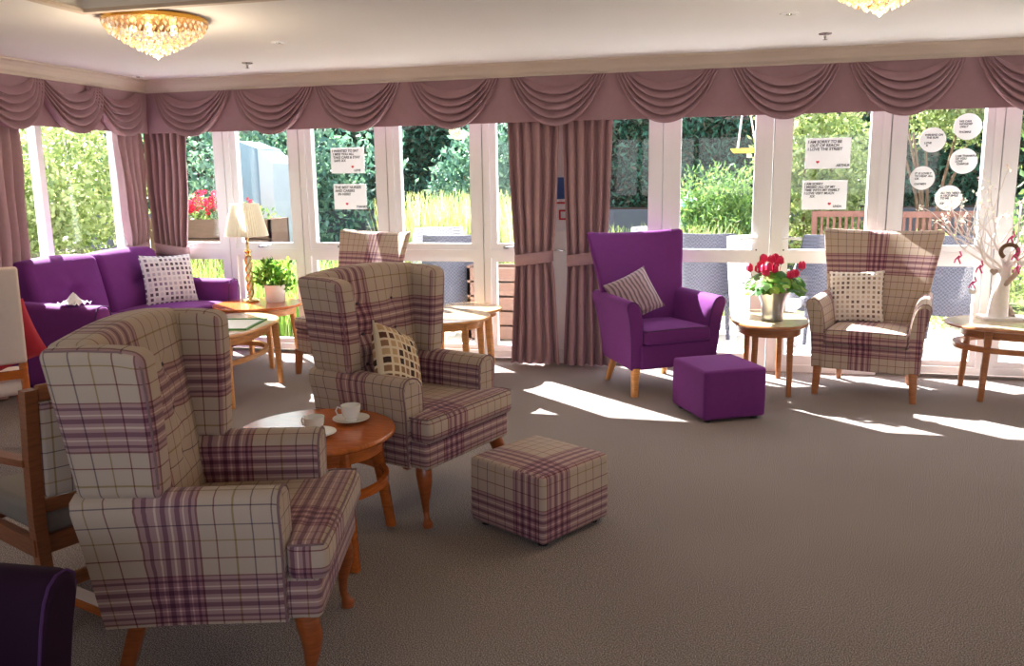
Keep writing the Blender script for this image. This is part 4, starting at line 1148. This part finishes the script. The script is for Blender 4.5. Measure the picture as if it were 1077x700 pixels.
# long conifer hedge on a raised bank
rg = np.random.default_rng(21)
n = 66000; x = rg.uniform(-12, 9, n); z = rg.uniform(.9, 3.5, n)
lump = .35*np.sin(x*2.1+z*1.7)+.25*np.sin(x*5.3-z*3.1)+.2*np.sin(z*6.1+x*1.3)
y = 14.4-.35*lump+rg.uniform(-.25, .25, n)
leaves('conifer_hedge', M['leaf_dark'], np.stack([x, y, z], 1), .115, None, -.25, 3, .36)
tag(bpy.data.objects['conifer_hedge'], 'tall dark green conifer hedge across the back of the garden', 'hedge')
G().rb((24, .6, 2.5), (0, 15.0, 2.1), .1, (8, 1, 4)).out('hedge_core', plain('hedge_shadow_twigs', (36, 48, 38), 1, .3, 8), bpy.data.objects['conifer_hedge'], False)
o = G().box(-12, 12, 13.7, 14.0, -.1, .98).out('bank_wall', M['greytimber'], None, False); tag(o, 'long low grey timber wall holding the bank under the hedge', 'wall')
o = G().box(-12, 12, 14.0, 15.6, -.1, 1.0).out('hedge_bank', M['soil'], None, False); tag(o, 'bare brown soil bank at the foot of the conifer hedge', 'soil')

def shrub(label, cen, rad, n, mat, size, seed, stem=True, name='shrub', up=.3, asp=.5, lumps=12):
    root = empty(name, (cen[0], cen[1], -.06)); tag(root, label, 'shrub')
    P_ = blob((0, 0, cen[2]+.06), rad, n, seed, lumps); P_ = P_[P_[:, 2] > .02]
    leaves('foliage', M[mat], P_, size, root, up, seed, asp)
    if stem:
        g = G(); rr = random.Random(seed)
        for k in range(6):
            a = rr.uniform(0, 6.28); g.add(*tube([(0, 0, 0), (.15*rad[0]*math.cos(a), .15*rad[1]*math.sin(a), cen[2]*.5), (.55*rad[0]*math.cos(a), .55*rad[1]*math.sin(a), cen[2]+rad[2]*.3)], [.03, .022, .008], 6))
        g.out('stems', M['barkbrown'], root)
    return root
shrub('round light green bush seen through the left glazed door', (.12, 11.6, .75), (1.0, .8, .95), 9000, 'leaf_mid', .085, 31, up=.6, asp=.3)
shrub('tall bright leafy shrub seen through the right glazed door', (1.05, 12.0, 1.4), (.75, .6, 1.7), 9000, 'leaf_bright', .09, 32)
shrub('tall yellow green shrub behind the window with round note cards', (2.75, 12.8, 2.55), (1.5, .5, .85), 5000, 'leaf_bright', .09, 33)
shrub('leafy green shrub at the far right of the garden', (4.1, 10.4, .9), (1.2, .9, 1.5), 6500, 'leaf_mid', .10, 34)
shrub('loose yellow green bush low behind the oval table', (2.35, 9.3, .35), (.75, .5, .60), 4000, 'leaf_bright', .06, 35)
shrub('low green and yellow bush behind the cyclamen table', (.28, 9.4, .3), (.45, .35, .55), 2600, 'leaf_bright', .06, 36)
shrub('silvery blue green shrub behind the pale flower spikes', (-3.1, 11.6, 1.2), (1.0, .6, 1.35), 5200, 'leaf_blue', .10, 37)
shrub('sunlit yellow green shrub filling the left window', (-7.15, 7.3, 1.25), (.85, 1.9, 1.5), 14000, 'leaf_bright', .085, 38)
shrub('sunlit yellow green shrub at the left side of the left window', (-7.2, 5.0, 1.3), (.9, 1.5, 1.5), 10000, 'leaf_bright', .085, 39)
shrub('darker green tree behind the left window shrubs', (-9.6, 7.6, 2.2), (1.2, 3.6, 2.8), 9000, 'leaf_mid', .16, 40)
shrub('dark green bush beyond the left back windows', (-7.4, 12.6, 1.8), (2.6, .9, 2.6), 8000, 'leaf_blue', .13, 41)
def clump(label, mat, *a, name='grass_clump', cat='grass', **k):
    V, F = bladeset(*a, **k); o = fmesh(name, V, F, M[mat]); tag(o, label, cat, kind='stuff'); return o
clump('tall bright grass blades outside the left back windows', 'grass', -4.6, 8.1, -.06, 1.5, .7, 1.0, 1800, 51, lean=.5, w=.012)
clump('grass clump outside behind the plant pot and lamp', 'grass', -3.5, 7.9, -.06, .5, .4, .8, 500, 52, lean=.5)
clump('bed of pale yellow flower spikes in the middle of the garden', 'lavender', -3.3, 10.3, -.06, 1.0, .6, 1.62, 2600, 53, name='flower_bed', cat='flowers', lean=.2, w=.018)
clump('pale flower spikes outside beside the left middle curtain', 'lavender', -2.05, 9.4, -.06, .35, .4, 1.6, 500, 54, name='flower_bed', cat='flowers', lean=.25, w=.012)
clump('white flowered grasses behind the wicker chairs at the glazed door', 'lavender', -.45, 10.4, -.06, .6, .35, 1.15, 700, 55, name='flower_bed', cat='flowers', lean=.4, w=.012)
clump('long green leaves outside behind the purple armchair back', 'grass', -1.25, 9.8, -.06, .5, .3, 1.15, 500, 56, lean=.5)

# flower box
root = empty('planter_box', (-5.95, 9.1, 0)); tag(root, 'brown timber planter of red flowers outside the left back window', 'planter')
g = G()
for k in range(5): g.box(-1.1, .85, -.22, -.19, -.06+k*.23, .155+k*.23); g.box(-1.1, .85, .19, .22, -.06+k*.23, .155+k*.23)
g.box(-1.1, -1.07, -.22, .22, -.06, 1.08); g.box(.82, .85, -.22, .22, -.06, 1.08); g.box(-1.07, .82, -.19, .19, 1.0, 1.05); g.out('timber_box', M['timber'], root, False)
leaves('foliage', M['leaf_mid'], blob((0, 0, 1.12), (.85, .22, .2), 900, 61, 12), .06, root, .5, 61)
leaves('red_flowers', M['redflower'], blob((0, -.05, 1.25), (.75, .2, .16), 420, 62, 7), .05, root, .5, 62, .9)

# made-up panel standing outside in place of a reflection in the glass
root = empty('canvas_shelter', (-5.90, 10.4, -.06)); tag(root, 'tall pale canvas shelter with a sloping top outside behind the lamp', 'shelter')
V, F = loft([[(-.32, y, 0), (.0, y, 0), (.0, y, 1.99), (-.32, y, 2.10)] for y in (-.3, .3)]); part('streaked_side', (V, F), M['bluecanvas'], root, False)
V, F = loft([[(.002, y, 0), (.20, y, 0), (.20, y, 1.80), (.002, y, 1.98)] for y in (-.32, .28)]); part('white_side', (V, F), M['canvas'], root, False)

# bird house on a post, hanging feeder
root = empty('bird_table', (-.47, 12, -.06)); tag(root, 'green metal lantern shaped bird table in the garden', 'bird table')
part('roof', lathe([(.02, 1.36), (.04, 1.30), (.26, 1.16), (.27, 1.14), (.02, 1.14)], 6), M['verd'], root, False)
part('roof', lathe([(.18, 1.0), (.20, .98), (.30, .92), (.30, .90), (.02, .90)], 6), M['verd'], root, False)
part('post', lathe([(.03, 0), (.03, .92)], 10), M['verd'], root)
for k in range(4): a = R(45+90*k); part('strut', tube([(.12*math.cos(a), .12*math.sin(a), .95), (.12*math.cos(a), .12*math.sin(a), 1.15)], .012, 6), M['verd'], root)
root = empty('hanging_feeder', (.17, 9.0, 1.72)); tag(root, 'yellow dish bird feeder hanging from ropes outside the glazed door', 'bird feeder')
part('dish', lathe([(.02, .0), (.10, .0), (.125, .03), (.13, .045), (.12, .045), (.1, .02), (.02, .015)], 20), M['yellow'], root)
for k in range(3):
    a = 2.1*k; part('rope', tube([(.12*math.cos(a), .12*math.sin(a), .045), (.03*math.cos(a), .03*math.sin(a), .5), (0, 0, .95)], .008, 6), M['palecloth'], root)
root2 = part('feeder_pole', tube([(.55, 9.3, -.06), (.55, 9.3, 2.6), (.45, 9.2, 2.78), (.17, 9.0, 2.76), (.17, 9.0, 2.67)], .015, 8), M['black'], None); tag(root2, 'black crook pole carrying the hanging bird feeder', 'pole')

# timber bench
def bench(x, y, yaw, w, label):
    root = empty('garden_bench', (x, y, -.05), yaw); tag(root, label, 'bench', 'slatted garden benches')
    part('top_rail', G_box(-w/2, w/2, .16, .20, 1.02, 1.09), M['redtimber'], root, False)
    part('lower_rail', G_box(-w/2, w/2, .16, .20, .52, .57), M['redtimber'], root, False)
    n = int(w/.075)
    for k in range(n): xx = -w/2+.05+(w-.1)*k/(n-1); part('back_slat', G_box(xx-.015, xx+.015, .17, .19, .57, 1.02), M['redtimber'], root, False)
    part('seat', G_box(-w/2, w/2, -.30, .16, .42, .46), M['redtimber'], root, False)
    for sx in (-1, 1):
        for yy in (-.28, .18): part('leg', G_box(sx*(w/2-.03)-.03, sx*(w/2-.03)+.03, yy-.025, yy+.025, 0, .46 if yy < 0 else 1.05), M['redtimber'], root, False)
        part('armrest', G_box(sx*(w/2-.03)-.035, sx*(w/2-.03)+.035, -.30, .20, .64, .67), M['redtimber'], root, False)
bench(2.60, 11.0, R(4), 1.2, 'reddish slatted garden bench behind the window with round note cards'); bench(1.52, 11.25, R(-3), .9, 'reddish slatted garden bench behind the right hand glazed door')

# wicker chairs
def wchair(x, y, yaw, label, mat):
    root = empty('patio_chair', (x, y, -.03), yaw); tag(root, label, 'chair', 'wicker patio chairs')
    rings = []
    for z, k in ((.30, .9), (.45, .95), (.62, 1.0), (.82, 1.05), (1.0, 1.08)):
        out_ = []; inn = []
        for t in np.linspace(R(-20), R(200), 17):
            h = z if abs(t-R(90)) < R(62) else min(z, .66)
            out_.append((.31*k*math.cos(t), .02+.31*k*math.sin(t), h)); inn.append((.275*k*math.cos(t), .02+.275*k*math.sin(t), h))
        rings.append(out_+list(reversed(inn)))
    part('backrest', loft(rings), M[mat], root)
    G().rb((.52, .52, .09), (0, .0, .40), .03, (4, 4, 2)).out('seat', M[mat], root)
    for sx in (-1, 1):
        for sy in (-1, 1): part('leg', taper(sx*.20, sy*.20, .38, .02, sx*.23, sy*.23, 0, .015), M[mat], root)
for a in [(-.12, 8.4, R(170), 'grey wicker patio chair outside the left glazed door', 'wicker'), (.88, 8.3, R(200), 'grey wicker patio chair outside between door and tartan chair', 'wicker'),
          (2.00, 8.2, R(160), 'grey wicker patio chair outside behind the oval table end', 'wicker'), (-2.62, 8.1, R(190), 'grey wicker patio chair outside behind the beech tables', 'wicker'),
          (-3.05, 8.9, R(20), 'pale wicker patio chair outside beyond the hidden tartan chair', 'wicker_pale'), (-.62, 9.1, R(30), 'pale wicker patio chair outside to the left of the bush', 'wicker_pale'),
          (.38, 7.70, R(75), 'pale wicker patio chair outside close behind the cyclamen', 'wicker_pale')]:
    wchair(*a)
root = empty('slatted_planter', (-1.95, 7.9, -.03)); tag(root, 'grey slatted timber planter outside beside the middle curtains', 'planter')
g = G()
for k in range(5): g.box(-.42, .42, -.2, -.17, .02+k*.14, .14+k*.14); g.box(-.42, .42, .17, .2, .02+k*.14, .14+k*.14)
g.box(-.42, -.39, -.2, .2, 0, .72); g.box(.39, .42, -.2, .2, 0, .72); g.out('slats', M['timber'], root, False)
part('compost', G_box(-.38, .38, -.17, .17, .60, .66), M['soil'], root, False)

# ------------------------------------------------------------------ light
sun = bpy.data.lights.new('sun', 'SUN'); sun.energy = 22; sun.color = (1, .975, .94); sun.angle = R(.5)
so = bpy.data.objects.new('sun', sun); COL.objects.link(so)
el, az = R(42.6), R(140)
dv = Vector((math.cos(az)*math.cos(el), math.sin(az)*math.cos(el), math.sin(el)))
so.rotation_euler = dv.to_track_quat('Z', 'Y').to_euler()
w = bpy.data.worlds.new('sky'); S.world = w; w.use_nodes = True; nt = w.node_tree; nt.nodes.clear()
bg = nt.nodes.new('ShaderNodeBackground'); wo = nt.nodes.new('ShaderNodeOutputWorld'); sky = nt.nodes.new('ShaderNodeTexSky')
sky.sky_type = 'NISHITA'; sky.sun_disc = False; sky.sun_elevation = el; sky.sun_rotation = R(90)-az; sky.air_density = 1; sky.dust_density = 2.5
mx = nt.nodes.new('ShaderNodeMix'); mx.data_type = 'RGBA'; mx.inputs[0].default_value = .5; mx.inputs[7].default_value = (4.2, 4.2, 4.4, 1)
nt.links.new(sky.outputs[0], mx.inputs[6]); nt.links.new(mx.outputs[2], bg.inputs[0]); bg.inputs[1].default_value = .52; nt.links.new(bg.outputs[0], wo.inputs[0])

vs = S.view_settings; S.display_settings.display_device = 'sRGB'
vs.view_transform = 'Standard'; vs.look = 'None'; vs.gamma = 1; vs.use_curve_mapping = False; vs.exposure = .92
S.cycles.use_denoising = True
S.cycles.max_bounces = 10; S.cycles.diffuse_bounces = 5; S.cycles.transparent_max_bounces = 24; S.cycles.sample_clamp_indirect = 6
